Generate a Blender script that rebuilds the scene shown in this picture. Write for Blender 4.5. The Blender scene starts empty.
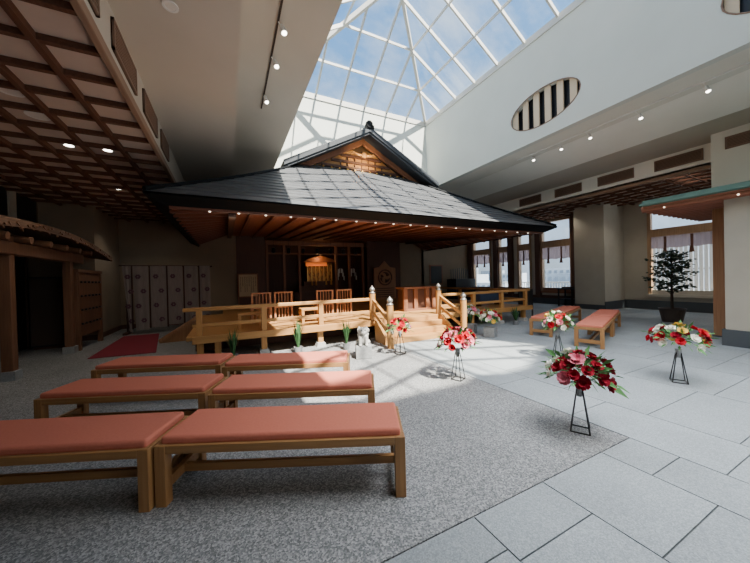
import bpy, bmesh, math, random
from mathutils import Vector, Matrix
random.seed(7)
S = bpy.context.scene
C = S.collection
PI = math.pi

# ------------------------------------------------------------------ materials
def mat(name, col, rough=0.6, metal=0.0, noise=None, scale=8.0, stretch=(1, 1, 1), bump=0.0, emit=None, estr=0.0, spec=0.5, detail=4.0):
    m = bpy.data.materials.new(name); m.use_nodes = True
    nt = m.node_tree; b = nt.nodes['Principled BSDF']
    b.inputs['Roughness'].default_value = rough
    b.inputs['Metallic'].default_value = metal
    b.inputs['Specular IOR Level'].default_value = spec
    c4 = (*col, 1)
    b.inputs['Base Color'].default_value = c4
    if noise is not None:
        tc = nt.nodes.new('ShaderNodeTexCoord'); mp = nt.nodes.new('ShaderNodeMapping')
        mp.inputs['Scale'].default_value = stretch
        n = nt.nodes.new('ShaderNodeTexNoise'); n.inputs['Scale'].default_value = scale; n.inputs['Detail'].default_value = detail
        r = nt.nodes.new('ShaderNodeValToRGB')
        r.color_ramp.elements[0].position = 0.3; r.color_ramp.elements[1].position = 0.7
        r.color_ramp.elements[0].color = (*noise, 1); r.color_ramp.elements[1].color = c4
        nt.links.new(tc.outputs['Object'], mp.inputs['Vector']); nt.links.new(mp.outputs['Vector'], n.inputs['Vector'])
        nt.links.new(n.outputs['Fac'], r.inputs['Fac']); nt.links.new(r.outputs['Color'], b.inputs['Base Color'])
        if bump:
            bp = nt.nodes.new('ShaderNodeBump'); bp.inputs['Strength'].default_value = bump; bp.inputs['Distance'].default_value = 0.01
            nt.links.new(n.outputs['Fac'], bp.inputs['Height']); nt.links.new(bp.outputs['Normal'], b.inputs['Normal'])
    if emit:
        b.inputs['Emission Color'].default_value = (*emit, 1); b.inputs['Emission Strength'].default_value = estr
    return m

def wood(name, a, b, axis='x', rough=0.5):
    st = {'x': (0.6, 14, 14), 'y': (14, 0.6, 14), 'z': (14, 14, 0.6)}[axis]
    return mat(name, a, rough, noise=b, scale=3.0, stretch=st, bump=0.05)

M = {}
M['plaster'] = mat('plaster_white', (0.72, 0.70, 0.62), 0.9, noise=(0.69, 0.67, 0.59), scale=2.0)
M['plaster_lit'] = mat('plaster_painted_light', (0.86, 0.84, 0.76), 0.9, noise=(0.83, 0.81, 0.73), scale=2.0)  # paler plaster copy, the wash of the track lights put into the colour
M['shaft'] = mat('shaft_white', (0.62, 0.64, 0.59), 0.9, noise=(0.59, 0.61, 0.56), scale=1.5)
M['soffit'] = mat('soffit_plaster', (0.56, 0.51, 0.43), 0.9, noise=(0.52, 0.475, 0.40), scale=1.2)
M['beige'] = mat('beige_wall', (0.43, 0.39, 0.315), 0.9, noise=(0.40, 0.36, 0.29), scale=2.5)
M['beige_shaded'] = mat('beige_wall_shaded', (0.25, 0.195, 0.135), 0.9, noise=(0.23, 0.18, 0.125), scale=2.5)  # beige wall copy with the dimness of left and back painted in
M['coffer_panel'] = mat('coffer_panel', (0.58, 0.46, 0.38), 0.9, noise=(0.52, 0.41, 0.34), scale=3)
M['coffer_bar'] = wood('coffer_bar', (0.15, 0.072, 0.046), (0.11, 0.052, 0.033), 'y', 0.9)
M['coffer_bar'].node_tree.nodes['Principled BSDF'].inputs['Specular IOR Level'].default_value = 0.1
M['trimwood'] = wood('trim_wood', (0.30, 0.19, 0.125), (0.25, 0.155, 0.10), 'y', 0.8)
M['grille'] = mat('grille_brown', (0.20, 0.12, 0.08), 0.6)
M['grille_dark'] = mat('grille_dark', (0.05, 0.03, 0.02), 0.8)
M['bench'] = wood('bench_oak', (0.34, 0.175, 0.065), (0.25, 0.12, 0.042), 'x', 0.45)
M['benchz'] = wood('bench_oak_leg', (0.34, 0.175, 0.065), (0.25, 0.12, 0.042), 'z', 0.45)
M['cushion'] = mat('salmon_fabric', (0.52, 0.165, 0.11), 0.85, noise=(0.49, 0.15, 0.10), scale=60, bump=0.1)
M['hinoki'] = wood('pale_cypress', (0.46, 0.235, 0.075), (0.37, 0.175, 0.05), 'x', 0.5)
M['hinokiy'] = wood('pale_cypress_y', (0.46, 0.235, 0.075), (0.37, 0.175, 0.05), 'y', 0.5)
M['hinokiz'] = wood('pale_cypress_z', (0.46, 0.235, 0.075), (0.37, 0.175, 0.05), 'z', 0.5)
M['soffitwood'] = wood('eave_boards', (0.27, 0.095, 0.05), (0.20, 0.065, 0.033), 'y', 0.6)
M['rafterwood'] = wood('eave_rafter', (0.16, 0.055, 0.03), (0.12, 0.04, 0.022), 'y', 0.6)
M['darkwood'] = wood('dark_panel', (0.10, 0.042, 0.026), (0.07, 0.03, 0.018), 'z', 0.6)
M['redwood'] = wood('reddish_wood', (0.26, 0.11, 0.055), (0.19, 0.075, 0.036), 'z', 0.6)
M['chairwood'] = wood('chair_wood', (0.42, 0.19, 0.09), (0.33, 0.14, 0.065), 'z', 0.5)
M['postwood'] = wood('post_wood', (0.36, 0.18, 0.085), (0.27, 0.13, 0.06), 'z', 0.55)
M['winframe'] = wood('window_wood', (0.40, 0.25, 0.14), (0.31, 0.18, 0.10), 'z', 0.55)
M['wincream'] = mat('cream_pier', (0.52, 0.47, 0.38), 0.8, noise=(0.48, 0.43, 0.35), scale=3)
M['roof'] = mat('grey_roof_metal', (0.085, 0.088, 0.094), 0.5, metal=0.0, noise=(0.062, 0.065, 0.07), scale=3.0, spec=0.5)
M['gatewood'] = wood('gate_wood', (0.17, 0.075, 0.035), (0.11, 0.045, 0.02), 'z', 0.7)
M['fascia'] = mat('dark_fascia', (0.007, 0.008, 0.009), 0.6)
M['barge'] = mat('slate_barge', (0.022, 0.028, 0.036), 0.55)
M['bark'] = wood('bark_roof', (0.15, 0.08, 0.045), (0.08, 0.04, 0.022), 'y', 0.9)
M['copper'] = mat('green_copper', (0.12, 0.215, 0.175), 0.5, noise=(0.085, 0.165, 0.135), scale=4)
M['base'] = mat('dark_baseboard', (0.06, 0.068, 0.075), 0.5)
M['black'] = mat('black_lacquer', (0.012, 0.012, 0.014), 0.35)
M['blackmetal'] = mat('black_wire', (0.012, 0.012, 0.013), 0.4, metal=0.3)
M['steel'] = mat('brushed_steel', (0.55, 0.55, 0.54), 0.3, metal=1.0)
M['silvergrey'] = mat('aged_silver_cap', (0.27, 0.255, 0.235), 0.4, metal=0.7)
M['granite'] = mat('pale_granite', (0.50, 0.49, 0.46), 0.8, noise=(0.32, 0.31, 0.30), scale=45)
M['granitedk'] = mat('grey_granite', (0.27, 0.28, 0.28), 0.8, noise=(0.17, 0.175, 0.18), scale=50)
M['carpet'] = mat('red_carpet', (0.22, 0.012, 0.03), 0.95, noise=(0.17, 0.01, 0.022), scale=60)
M['cloth'] = mat('off_white_cloth', (0.27, 0.225, 0.205), 0.9, noise=(0.225, 0.19, 0.17), scale=9, stretch=(6, 6, 0.6))
M['crest'] = mat('purple_crest', (0.12, 0.06, 0.08), 0.9)
M['ribbon'] = mat('dark_ribbon', (0.05, 0.025, 0.02), 0.9)
M['leaf'] = mat('leaf_green', (0.06, 0.17, 0.05), 0.6, noise=(0.10, 0.24, 0.08), scale=20)
M['leafdk'] = mat('leaf_dark', (0.018, 0.04, 0.024), 0.5, noise=(0.03, 0.06, 0.035), scale=20)
M['grassleaf'] = mat('blade_green', (0.03, 0.085, 0.03), 0.6, noise=(0.06, 0.13, 0.05), scale=12)
M['red'] = mat('petal_red', (0.42, 0.008, 0.022), 0.7)
M['dkred'] = mat('petal_dark_red', (0.24, 0.006, 0.018), 0.7)
M['pink'] = mat('petal_pink', (0.62, 0.18, 0.24), 0.7)
M['white'] = mat('petal_white', (0.80, 0.78, 0.68), 0.7)
M['lilac'] = mat('petal_lilac', (0.50, 0.42, 0.52), 0.7)
M['yellow'] = mat('petal_yellow', (0.70, 0.45, 0.08), 0.7)
M['bark_trunk'] = mat('tree_bark', (0.05, 0.035, 0.025), 0.9, noise=(0.03, 0.02, 0.015), scale=15)
M['pot'] = mat('brown_pot', (0.06, 0.038, 0.028), 0.55)
M['gold'] = mat('gold_leaf', (0.75, 0.45, 0.12), 0.35, metal=0.7)
M['goldglow'] = mat('lit_gold', (0.75, 0.40, 0.10), 0.5, emit=(1.0, 0.45, 0.10), estr=0.03)
M['orange'] = mat('orange_brocade_glow', (0.75, 0.20, 0.04), 0.7, emit=(1.0, 0.22, 0.04), estr=0.30)  # cloth given its own emission so that it looks lit
M['altarface'] = mat('altar_gilt_front', (0.62, 0.30, 0.07), 0.45, noise=(0.03, 0.012, 0.008), scale=9, stretch=(2.2, 1, 0.8), metal=0.4)
M['paper'] = mat('white_paper', (0.72, 0.70, 0.62), 0.9)
M['signpaper'] = mat('tan_signboard', (0.50, 0.40, 0.25), 0.8, noise=(0.46, 0.36, 0.22), scale=6)
M['ink'] = mat('black_ink', (0.02, 0.02, 0.02), 0.9)
M['cream_slat'] = mat('cream_slat', (0.66, 0.52, 0.36), 0.7)
M['bulb'] = mat('warm_bulb', (1, 0.9, 0.75), 0.4, emit=(1.0, 0.84, 0.66), estr=1.5)
M['lampw'] = mat('downlight_glow', (1, 1, 1), 0.4, emit=(1.0, 0.92, 0.8), estr=9.0)
M['lampoff'] = mat('downlight_off', (0.75, 0.72, 0.66), 0.4)
M['whitemetal'] = mat('white_metal', (0.75, 0.74, 0.70), 0.5)
M['mullion'] = mat('mullion_white', (0.56, 0.55, 0.51), 0.5)
M['valance'] = mat('grey_pink_valance', (0.50, 0.42, 0.41), 0.9, noise=(0.40, 0.32, 0.32), scale=6, stretch=(1, 8, 0.3))
def make_translucent(m, f):
    nt = m.node_tree; b = nt.nodes['Principled BSDF']; o = nt.nodes['Material Output']
    t = nt.nodes.new('ShaderNodeBsdfTranslucent'); x = nt.nodes.new('ShaderNodeMixShader'); x.inputs['Fac'].default_value = f
    t.inputs['Color'].default_value = (0.30, 0.23, 0.235, 1)
    nt.links.new(b.outputs[0], x.inputs[1]); nt.links.new(t.outputs[0], x.inputs[2]); nt.links.new(x.outputs[0], o.inputs['Surface'])
make_translucent(M['valance'], 0.6)
M['tassel'] = mat('brown_tassel', (0.12, 0.05, 0.03), 0.9)
M['city'] = mat('city_grey', (0.42, 0.47, 0.52), 0.9, noise=(0.35, 0.39, 0.44), scale=0.2)
M['citydk'] = mat('city_slate', (0.26, 0.31, 0.37), 0.9, noise=(0.20, 0.24, 0.29), scale=0.2)
M['citywin'] = mat('city_window', (0.16, 0.20, 0.25), 0.4)
M['blue'] = mat('navy_cloth', (0.02, 0.035, 0.07), 0.8)
M['louvre'] = mat('white_louvre', (0.80, 0.80, 0.82), 0.7)

for k_ in ('red', 'dkred', 'pink', 'white', 'lilac', 'yellow', 'leaf', 'grassleaf', 'cushion', 'fascia'):
    M[k_].node_tree.nodes['Principled BSDF'].inputs['Specular IOR Level'].default_value = 0.1
def glass_mat():
    m = bpy.data.materials.new('clear_glass'); m.use_nodes = True
    nt = m.node_tree; nt.nodes.clear()
    o = nt.nodes.new('ShaderNodeOutputMaterial'); mx = nt.nodes.new('ShaderNodeMixShader')
    t = nt.nodes.new('ShaderNodeBsdfTransparent'); t.inputs['Color'].default_value = (0.93, 0.96, 0.97, 1)
    g = nt.nodes.new('ShaderNodeBsdfGlossy'); g.inputs['Roughness'].default_value = 0.02
    mx.inputs['Fac'].default_value = 0.05
    nt.links.new(t.outputs[0], mx.inputs[1]); nt.links.new(g.outputs[0], mx.inputs[2]); nt.links.new(mx.outputs[0], o.inputs['Surface'])
    return m
M['glass'] = glass_mat()

def pebble_mat(name, a, b, c, scale, bump):
    m = bpy.data.materials.new(name); m.use_nodes = True
    nt = m.node_tree; bs = nt.nodes['Principled BSDF']; bs.inputs['Roughness'].default_value = 0.75
    tc = nt.nodes.new('ShaderNodeTexCoord')
    v = nt.nodes.new('ShaderNodeTexVoronoi'); v.inputs['Scale'].default_value = scale
    hs = nt.nodes.new('ShaderNodeSeparateColor')
    r = nt.nodes.new('ShaderNodeValToRGB'); e = r.color_ramp.elements
    e[0].position = 0.0; e[0].color = (*a, 1); e[1].position = 1.0; e[1].color = (*c, 1)
    k = r.color_ramp.elements.new(0.5); k.color = (*b, 1)
    big = nt.nodes.new('ShaderNodeTexNoise'); big.inputs['Scale'].default_value = 1.3; big.inputs['Detail'].default_value = 3
    mr = nt.nodes.new('ShaderNodeMapRange'); mr.inputs['From Min'].default_value = 0.3; mr.inputs['From Max'].default_value = 0.7
    mr.inputs['To Min'].default_value = 0.9; mr.inputs['To Max'].default_value = 1.1
    at = nt.nodes.new('ShaderNodeAttribute'); at.attribute_name = 'tone'
    mul = nt.nodes.new('ShaderNodeMath'); mul.operation = 'MULTIPLY'
    ad = nt.nodes.new('ShaderNodeMath'); ad.operation = 'ADD'; ad.inputs[1].default_value = 1.0
    vm = nt.nodes.new('ShaderNodeVectorMath'); vm.operation = 'SCALE'
    L = nt.links.new
    L(tc.outputs['Object'], v.inputs['Vector']); L(tc.outputs['Object'], big.inputs['Vector'])
    L(v.outputs['Color'], hs.inputs['Color']); L(hs.outputs['Red'], r.inputs['Fac'])
    L(big.outputs['Fac'], mr.inputs['Value']); L(at.outputs['Fac'], ad.inputs[0])
    L(ad.outputs[0], mul.inputs[0]); L(mr.outputs['Result'], mul.inputs[1])
    L(r.outputs['Color'], vm.inputs[0]); L(mul.outputs[0], vm.inputs['Scale']); L(vm.outputs['Vector'], bs.inputs['Base Color'])
    bp = nt.nodes.new('ShaderNodeBump'); bp.inputs['Strength'].default_value = bump; bp.inputs['Distance'].default_value = 0.004
    L(v.outputs['Distance'], bp.inputs['Height']); L(bp.outputs['Normal'], bs.inputs['Normal'])
    return m
M['gravel'] = pebble_mat('exposed_aggregate', (0.085, 0.09, 0.092), (0.18, 0.185, 0.186), (0.34, 0.34, 0.335), 105, 0.4)
M['paving'] = pebble_mat('granite_paving', (0.18, 0.205, 0.215), (0.235, 0.26, 0.27), (0.31, 0.335, 0.345), 150, 0.12)
M['grout'] = mat('dark_joint', (0.09, 0.10, 0.10), 0.9)

# ------------------------------------------------------------------ mesh helper
class MB:
    def __init__(self): self.v = []; self.f = []; self.m = []
    def add(self, vs, fs, mi=0):
        o = len(self.v); self.v += [tuple(p) for p in vs]
        for f in fs: self.f.append([o + i for i in f]); self.m.append(mi)
        return self
    def box(self, x0, x1, y0, y1, z0, z1, mi=0, T=None):
        vs = [(x, y, z) for x in (x0, x1) for y in (y0, y1) for z in (z0, z1)]
        if T is not None: vs = [T @ Vector(p) for p in vs]
        return self.add(vs, [(0, 1, 3, 2), (4, 6, 7, 5), (0, 4, 5, 1), (2, 3, 7, 6), (0, 2, 6, 4), (1, 5, 7, 3)], mi)
    def beam(self, p, q, w, h, mi=0, up=(0, 0, 1)):
        p = Vector(p); q = Vector(q); d = (q - p); L = d.length; d.normalize()
        u = Vector(up)
        if abs(d.dot(u)) > 0.98: u = Vector((0, 1, 0))
        s = d.cross(u).normalized(); u = s.cross(d).normalized()
        vs = []
        for a in (p, q):
            for i, j in ((-1, -1), (1, -1), (1, 1), (-1, 1)): vs.append(a + s * w / 2 * i + u * h / 2 * j)
        return self.add(vs, [(3, 2, 1, 0), (4, 5, 6, 7), (0, 1, 5, 4), (1, 2, 6, 5), (2, 3, 7, 6), (3, 0, 4, 7)], mi)
    def tube(self, pts, rad, n=8, mi=0):
        pts = [Vector(p) for p in pts]
        if not isinstance(rad, (list, tuple)): rad = [rad] * len(pts)
        rings = []
        for i, p in enumerate(pts):
            d = (pts[min(i + 1, len(pts) - 1)] - pts[max(i - 1, 0)]).normalized()
            a = Vector((0, 0, 1)) if abs(d.z) < 0.9 else Vector((1, 0, 0))
            s = d.cross(a).normalized(); u = s.cross(d)
            rings.append([p + (s * math.cos(2 * PI * k / n) + u * math.sin(2 * PI * k / n)) * rad[i] for k in range(n)])
        vs = [q for r in rings for q in r]; fs = []
        for i in range(len(pts) - 1):
            for k in range(n):
                a = i * n + k; b = i * n + (k + 1) % n
                fs.append((a, b, b + n, a + n))
        fs.append(tuple(range(n))[::-1]); fs.append(tuple(range((len(pts) - 1) * n, len(pts) * n)))
        return self.add(vs, fs, mi)
    def lathe(self, prof, c=(0, 0, 0), n=20, mi=0):
        vs = []; fs = []
        for r, z in prof:
            for k in range(n):
                a = 2 * PI * k / n; vs.append((c[0] + r * math.cos(a), c[1] + r * math.sin(a), c[2] + z))
        for i in range(len(prof) - 1):
            for k in range(n):
                a = i * n + k; b = i * n + (k + 1) % n
                fs.append((a, b, b + n, a + n))
        fs.append(tuple(range(n))[::-1]); fs.append(tuple(range((len(prof) - 1) * n, len(prof) * n)))
        return self.add(vs, fs, mi)
    def prism(self, poly, a, b, axis='y', mi=0):
        def P(p, t):
            return {'y': (p[0], t, p[1]), 'x': (t, p[0], p[1]), 'z': (p[0], p[1], t)}[axis]
        n = len(poly)
        vs = [P(p, a) for p in poly] + [P(p, b) for p in poly]
        fs = [tuple(range(n)), tuple(range(2 * n - 1, n - 1, -1))]
        for i in range(n):
            j = (i + 1) % n; fs.append((i, i + n, j + n, j))
        return self.add(vs, fs, mi)
    def sphere(self, c, rx, ry, rz, n=12, m=8, mi=0):
        prof = []
        vs = []; fs = []
        for i in range(m + 1):
            t = PI * i / m
            for k in range(n):
                a = 2 * PI * k / n
                vs.append((c[0] + rx * math.sin(t) * math.cos(a), c[1] + ry * math.sin(t) * math.sin(a), c[2] + rz * math.cos(t)))
        for i in range(m):
            for k in range(n):
                a = i * n + k; b = i * n + (k + 1) % n
                fs.append((a, a + n, b + n, b))
        return self.add(vs, fs, mi)
    def build(self, name, m, parent=None, bevel=0, smooth=False, weld=False):
        me = bpy.data.meshes.new(name)
        me.from_pydata(self.v, [], self.f)
        ms = m if isinstance(m, (list, tuple)) else [m]
        for k in ms: me.materials.append(k)
        me.polygons.foreach_set('material_index', self.m)
        bm = bmesh.new(); bm.from_mesh(me)
        if weld: bmesh.ops.remove_doubles(bm, verts=bm.verts, dist=1e-5)
        bmesh.ops.recalc_face_normals(bm, faces=bm.faces); bm.to_mesh(me); bm.free()
        if smooth:
            me.polygons.foreach_set('use_smooth', [True] * len(me.polygons))
        o = bpy.data.objects.new(name, me); C.objects.link(o)
        if parent: o.parent = parent
        if bevel:
            b = o.modifiers.new('bevel', 'BEVEL'); b.width = bevel; b.segments = 2; b.limit_method = 'ANGLE'
        return o

def tag(o, label, cat, group=None, kind=None):
    if label: o['label'] = label
    if cat: o['category'] = cat
    if group: o['group'] = group
    if kind: o['kind'] = kind
    return o
def thing(name, label, cat, loc=(0, 0, 0), rz=0.0, group=None):
    o = bpy.data.objects.new(name, None); C.objects.link(o); o.empty_display_size = 0.1
    o.location = loc; o.rotation_euler = (0, 0, rz)
    return tag(o, label, cat, group)
def dup(root, loc, rz=0.0, label=None, group=None):
    r = root.copy(); C.objects.link(r); r.location = loc; r.rotation_euler = (0, 0, rz)
    if label: r['label'] = label
    if group: r['group'] = group
    for ch in list(root.children):
        c = ch.copy(); C.objects.link(c); c.parent = r
        for g in list(ch.children):
            d = g.copy(); C.objects.link(d); d.parent = c
    return r
def struct(name, mb, m, parent=None, label=None, cat=None, **k):
    o = mb.build(name, m, parent, **k)
    if not parent: tag(o, label, cat, None, 'structure')
    return o

# ------------------------------------------------------------------ camera
f_px, yaw, pitch, roll, H = 297.4, 0.46, -0.00945, -0.02592, 1.5
fw = Vector((math.sin(yaw) * math.cos(pitch), math.cos(yaw) * math.cos(pitch), math.sin(pitch)))
rt = Vector((math.cos(yaw), -math.sin(yaw), 0)); up = rt.cross(fw)
r2 = rt * math.cos(roll) + up * math.sin(roll); u2 = -rt * math.sin(roll) + up * math.cos(roll)
cam = bpy.data.cameras.new('camera'); co = bpy.data.objects.new('camera', cam); C.objects.link(co)
cam.sensor_width = 36; cam.lens = f_px / 750 * 36; cam.clip_start = 0.05; cam.clip_end = 2000
mw = Matrix.Identity(4)
for i in range(3):
    mw[i][0] = r2[i]; mw[i][1] = u2[i]; mw[i][2] = -fw[i]
mw[0][3], mw[1][3], mw[2][3] = 0, 0, H
co.matrix_world = mw
S.camera = co

# ------------------------------------------------------------------ world and sun
w = bpy.data.worlds.new('sky'); S.world = w; w.use_nodes = True
nt = w.node_tree; nt.nodes.clear(); L = nt.links.new
out = nt.nodes.new('ShaderNodeOutputWorld'); bg = nt.nodes.new('ShaderNodeBackground')
tc = nt.nodes.new('ShaderNodeTexCoord'); sep = nt.nodes.new('ShaderNodeSeparateXYZ')
L(tc.outputs['Generated'], sep.inputs[0])
ramp = nt.nodes.new('ShaderNodeValToRGB'); e = ramp.color_ramp.elements
e[0].position = 0.0; e[0].color = (0.50, 0.58, 0.66, 1)
e[1].position = 1.0; e[1].color = (0.13, 0.38, 0.88, 1)
k = e.new(0.12); k.color = (0.55, 0.68, 0.85, 1)
k = e.new(0.55); k.color = (0.17, 0.44, 0.90, 1)
L(sep.outputs['Z'], ramp.inputs['Fac'])
nz = nt.nodes.new('ShaderNodeTexNoise'); nz.inputs['Scale'].default_value = 3.2; nz.inputs['Detail'].default_value = 7; nz.inputs['Roughness'].default_value = 0.6
mp = nt.nodes.new('ShaderNodeMapping'); mp.inputs['Scale'].default_value = (1.0, 2.2, 2.0); mp.inputs['Rotation'].default_value = (0, 0, 0.5)
L(tc.outputs['Generated'], mp.inputs[0]); L(mp.outputs[0], nz.inputs['Vector'])
cr = nt.nodes.new('ShaderNodeValToRGB'); cr.color_ramp.elements[0].position = 0.44; cr.color_ramp.elements[1].position = 0.74
L(nz.outputs['Fac'], cr.inputs['Fac'])
mx = nt.nodes.new('ShaderNodeMixRGB'); mx.inputs[2].default_value = (0.72, 0.90, 1.15, 1)
L(cr.outputs['Color'], mx.inputs['Fac']); L(ramp.outputs['Color'], mx.inputs[1])
# haze brightening round the sun, which stands behind the camera
dt = nt.nodes.new('ShaderNodeVectorMath'); dt.operation = 'DOT_PRODUCT'
sund = Vector((0.12, -0.72, 1.0)).normalized()
dt.inputs[1].default_value = sund
L(tc.outputs['Generated'], dt.inputs[0])
mr = nt.nodes.new('ShaderNodeMapRange'); mr.inputs['From Min'].default_value = 0.15; mr.inputs['From Max'].default_value = 1.0
mr.inputs['To Min'].default_value = 0.0; mr.inputs['To Max'].default_value = 1.0
L(dt.outputs['Value'], mr.inputs['Value'])
pw = nt.nodes.new('ShaderNodeMath'); pw.operation = 'POWER'; pw.inputs[1].default_value = 2.0
L(mr.outputs['Result'], pw.inputs[0])
hz = nt.nodes.new('ShaderNodeVectorMath'); hz.operation = 'SCALE'; hz.inputs[0].default_value = (1.6, 1.6, 1.55)
L(pw.outputs[0], hz.inputs['Scale'])
ad = nt.nodes.new('ShaderNodeVectorMath'); ad.operation = 'ADD'
L(mx.outputs['Color'], ad.inputs[0]); L(hz.outputs['Vector'], ad.inputs[1])
L(ad.outputs['Vector'], bg.inputs['Color']); bg.inputs['Strength'].default_value = 1.0
L(bg.outputs[0], out.inputs[0])
sl = bpy.data.lights.new('sun', 'SUN'); sl.energy = 21.0; sl.angle = 0.012; sl.color = (1.0, 0.92, 0.80)
so = bpy.data.objects.new('sun', sl); C.objects.link(so)
so.rotation_euler = (-sund).to_track_quat('-Z', 'Y').to_euler(); so.location = (4, -10, 20)

def area(name, loc, size, power, color=(1, 0.93, 0.84), target=None, sy=None):
    l = bpy.data.lights.new(name, 'AREA'); l.energy = power; l.color = color; l.size = size
    if sy: l.shape = 'RECTANGLE'; l.size_y = sy
    o = bpy.data.objects.new(name, l); C.objects.link(o); o.location = loc
    if target is not None:
        o.rotation_euler = (Vector(target) - Vector(loc)).to_track_quat('-Z', 'Y').to_euler()
    return o
def spot(name, loc, target, power, ang=1.2, color=(1, 0.9, 0.76)):
    l = bpy.data.lights.new(name, 'SPOT'); l.energy = power; l.color = color; l.spot_size = ang; l.spot_blend = 0.6; l.shadow_soft_size = 0.05
    o = bpy.data.objects.new(name, l); C.objects.link(o); o.location = loc
    o.rotation_euler = (Vector(target) - Vector(loc)).to_track_quat('-Z', 'Y').to_euler()
    return o

# ------------------------------------------------------------------ floor
fl = MB().box(-6, 17, -10.2, 16, -0.30, -0.012)
struct('floor', fl, M['grout'])
g = MB().box(-5, 3.215, 1.40, 7.0, -0.05, 0.0).box(-5, 3.215, 7.0, 15.2, -0.05, 0.0)
struct('floor_aggregate', g, M['gravel'])
pv = MB(); tones = []
def slab(x0, x1, y0, y1):
    gp = 0.0045
    pv.box(x0 + gp, x1 - gp, y0 + gp, y1 - gp, -0.05, 0.0)
    tones.append(random.uniform(-0.07, 0.07))
rnd = random.Random(3)
def column(x0, x1, ys):
    for a, b in zip(ys[:-1], ys[1:]): slab(x0, x1, a, b)
def seq(a, b, lo, hi):
    r = [a]
    while r[-1] < b - hi: r.append(r[-1] + rnd.uniform(lo, hi))
    r.append(b); return r
EY = 1.395
column(-5, -2.9, seq(-10, EY, 0.6, 1.2)); column(-2.9, -1.4, seq(-10, EY, 0.5, 1.1)); column(-1.4, 0.1, seq(-10, EY, 0.5, 1.0))
column(0.1, 1.335, seq(-10, EY, 0.6, 1.1))
column(1.335, 2.0, seq(-10, 0.25, 0.6, 1.0) + [1.065, EY])
column(2.0, 2.76, seq(-10, -0.1, 0.6, 1.0) + [0.73, EY])
column(2.76, 3.225, seq(-10, 0.2, 0.4, 0.8) + [1.06, EY])
column(3.225, 3.9, seq(-10, 0.1, 0.6, 0.9) + [0.81, 1.91, 2.9, 3.7, 4.6, 5.6, 6.6])
column(3.9, 5.18, seq(-10, 0.2, 0.6, 0.9) + [0.9, 1.53, 2.4, 3.3, 4.1, 5.2, 6.1, 7.2])
column(5.18, 6.45, seq(-10, 0.3, 0.6, 0.9) + [1.395, 2.3, 3.0, 3.9, 4.7, 5.7, 6.6, 7.6])
for a, b in ((6.45, 7.3), (7.3, 8.5), (8.5, 9.4), (9.4, 10.8), (10.8, 12.0), (12.0, 13.3), (13.3, 15.0)):
    column(a, b, seq(-10, 15, 0.7, 1.3))
column(3.225, 3.9, [6.6, 8, 10, 15]); column(3.9, 5.18, [7.2, 9, 15]); column(5.18, 6.45, [7.6, 9, 15])
po = struct('floor_paving', pv, M['paving'])
att = po.data.attributes.new('tone', 'FLOAT', 'FACE')
att.data.foreach_set('value', [t for t in tones for _ in range(6)])

# ------------------------------------------------------------------ shell: left side
ZL = 3.75; ZR = 4.3; ZB = 5.13; ZT = 7.8
XL, XR, YB, YF = 1.44, 7.59, 10.2, -9.0
Y0 = -10.0
c1 = MB().box(-6, -1.0, Y0, 13.2, ZL, ZL + 0.06)
struct('ceiling_left', c1, M['coffer_panel'])
cb = MB()
for i in range(10):
    x = -1.485 - 0.495 * i
    cb.box(x - 0.03, x + 0.03, Y0, 13.0, ZL - 0.07, ZL)
for j in range(46):
    y = 3.2 - 0.495 * 26 + 0.495 * j
    if y < 12.95: cb.box(-6, -1.0, y - 0.028, y + 0.028, ZL - 0.06, ZL)
struct('trim_1', cb, M['coffer_bar'])
tr = MB().box(-1.03, -0.965, Y0, 13.0, ZL - 0.07, ZL + 0.04)
struct('trim_2', tr, M['trimwood'], bevel=0.01)
wl = MB().box(-1.04, -0.98, Y0, 13.0, ZL + 0.06, 4.36)
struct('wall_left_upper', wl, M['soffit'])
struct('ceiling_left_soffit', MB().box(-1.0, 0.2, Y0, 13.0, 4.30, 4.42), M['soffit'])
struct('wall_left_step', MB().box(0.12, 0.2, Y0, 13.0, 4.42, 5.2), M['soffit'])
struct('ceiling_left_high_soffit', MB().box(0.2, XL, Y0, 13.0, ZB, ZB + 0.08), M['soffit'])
# back wall pieces, alcove opening X 0.33..7.9, Y 13
bw = MB().box(-6, 0.33, 13.0, 13.15, 0, 5.2).box(7.9, 9.35, 13.0, 13.15, 0, 5.2).box(0.33, 7.9, 13.0, 13.15, 3.34, 5.2)
struct('wall_back', bw, M['beige_shaded'])
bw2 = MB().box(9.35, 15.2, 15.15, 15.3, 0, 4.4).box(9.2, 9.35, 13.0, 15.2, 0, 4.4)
struct('wall_back_right', bw2, M['beige_shaded'])
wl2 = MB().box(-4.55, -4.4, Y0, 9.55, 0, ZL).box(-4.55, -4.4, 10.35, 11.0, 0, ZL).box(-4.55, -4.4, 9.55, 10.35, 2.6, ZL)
struct('wall_left', wl2, M['beige_shaded'])
struct('wall_left_return', MB().box(-5.2, -3.3, 10.9, 13.02, 0, ZL), M['beige_shaded'])
struct('baseboard_left', MB().box(-3.32, -3.285, 10.9, 13.0, 0, 0.14).box(-4.4, -3.3, 10.87, 10.9, 0, 0.14).box(-3.3, 0.3, 12.97, 13.0, 0, 0.14), M['darkwood'])
d1 = MB().box(-4.52, -4.44, 9.55, 10.35, 0.0, 2.6)
d1o = struct('dark_doorway', d1, M['black'])  # black sheet filling the open doorway, its darkness put into the colour
MB().box(-4.44, -4.40, 9.50, 9.58, 0, 2.64).box(-4.44, -4.40, 10.32, 10.40, 0, 2.64).box(-4.44, -4.40, 9.5, 10.4, 2.58, 2.66).build('door_frame', M['darkwood'], d1o)
w9 = MB().box(-4.44, -4.38, 8.9, 10.9, 2.95, 3.0).box(-4.44, -4.36, 9.66, 9.92, 2.95, 3.75)
w9o = struct('window_9', w9, M['wincream'])
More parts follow.
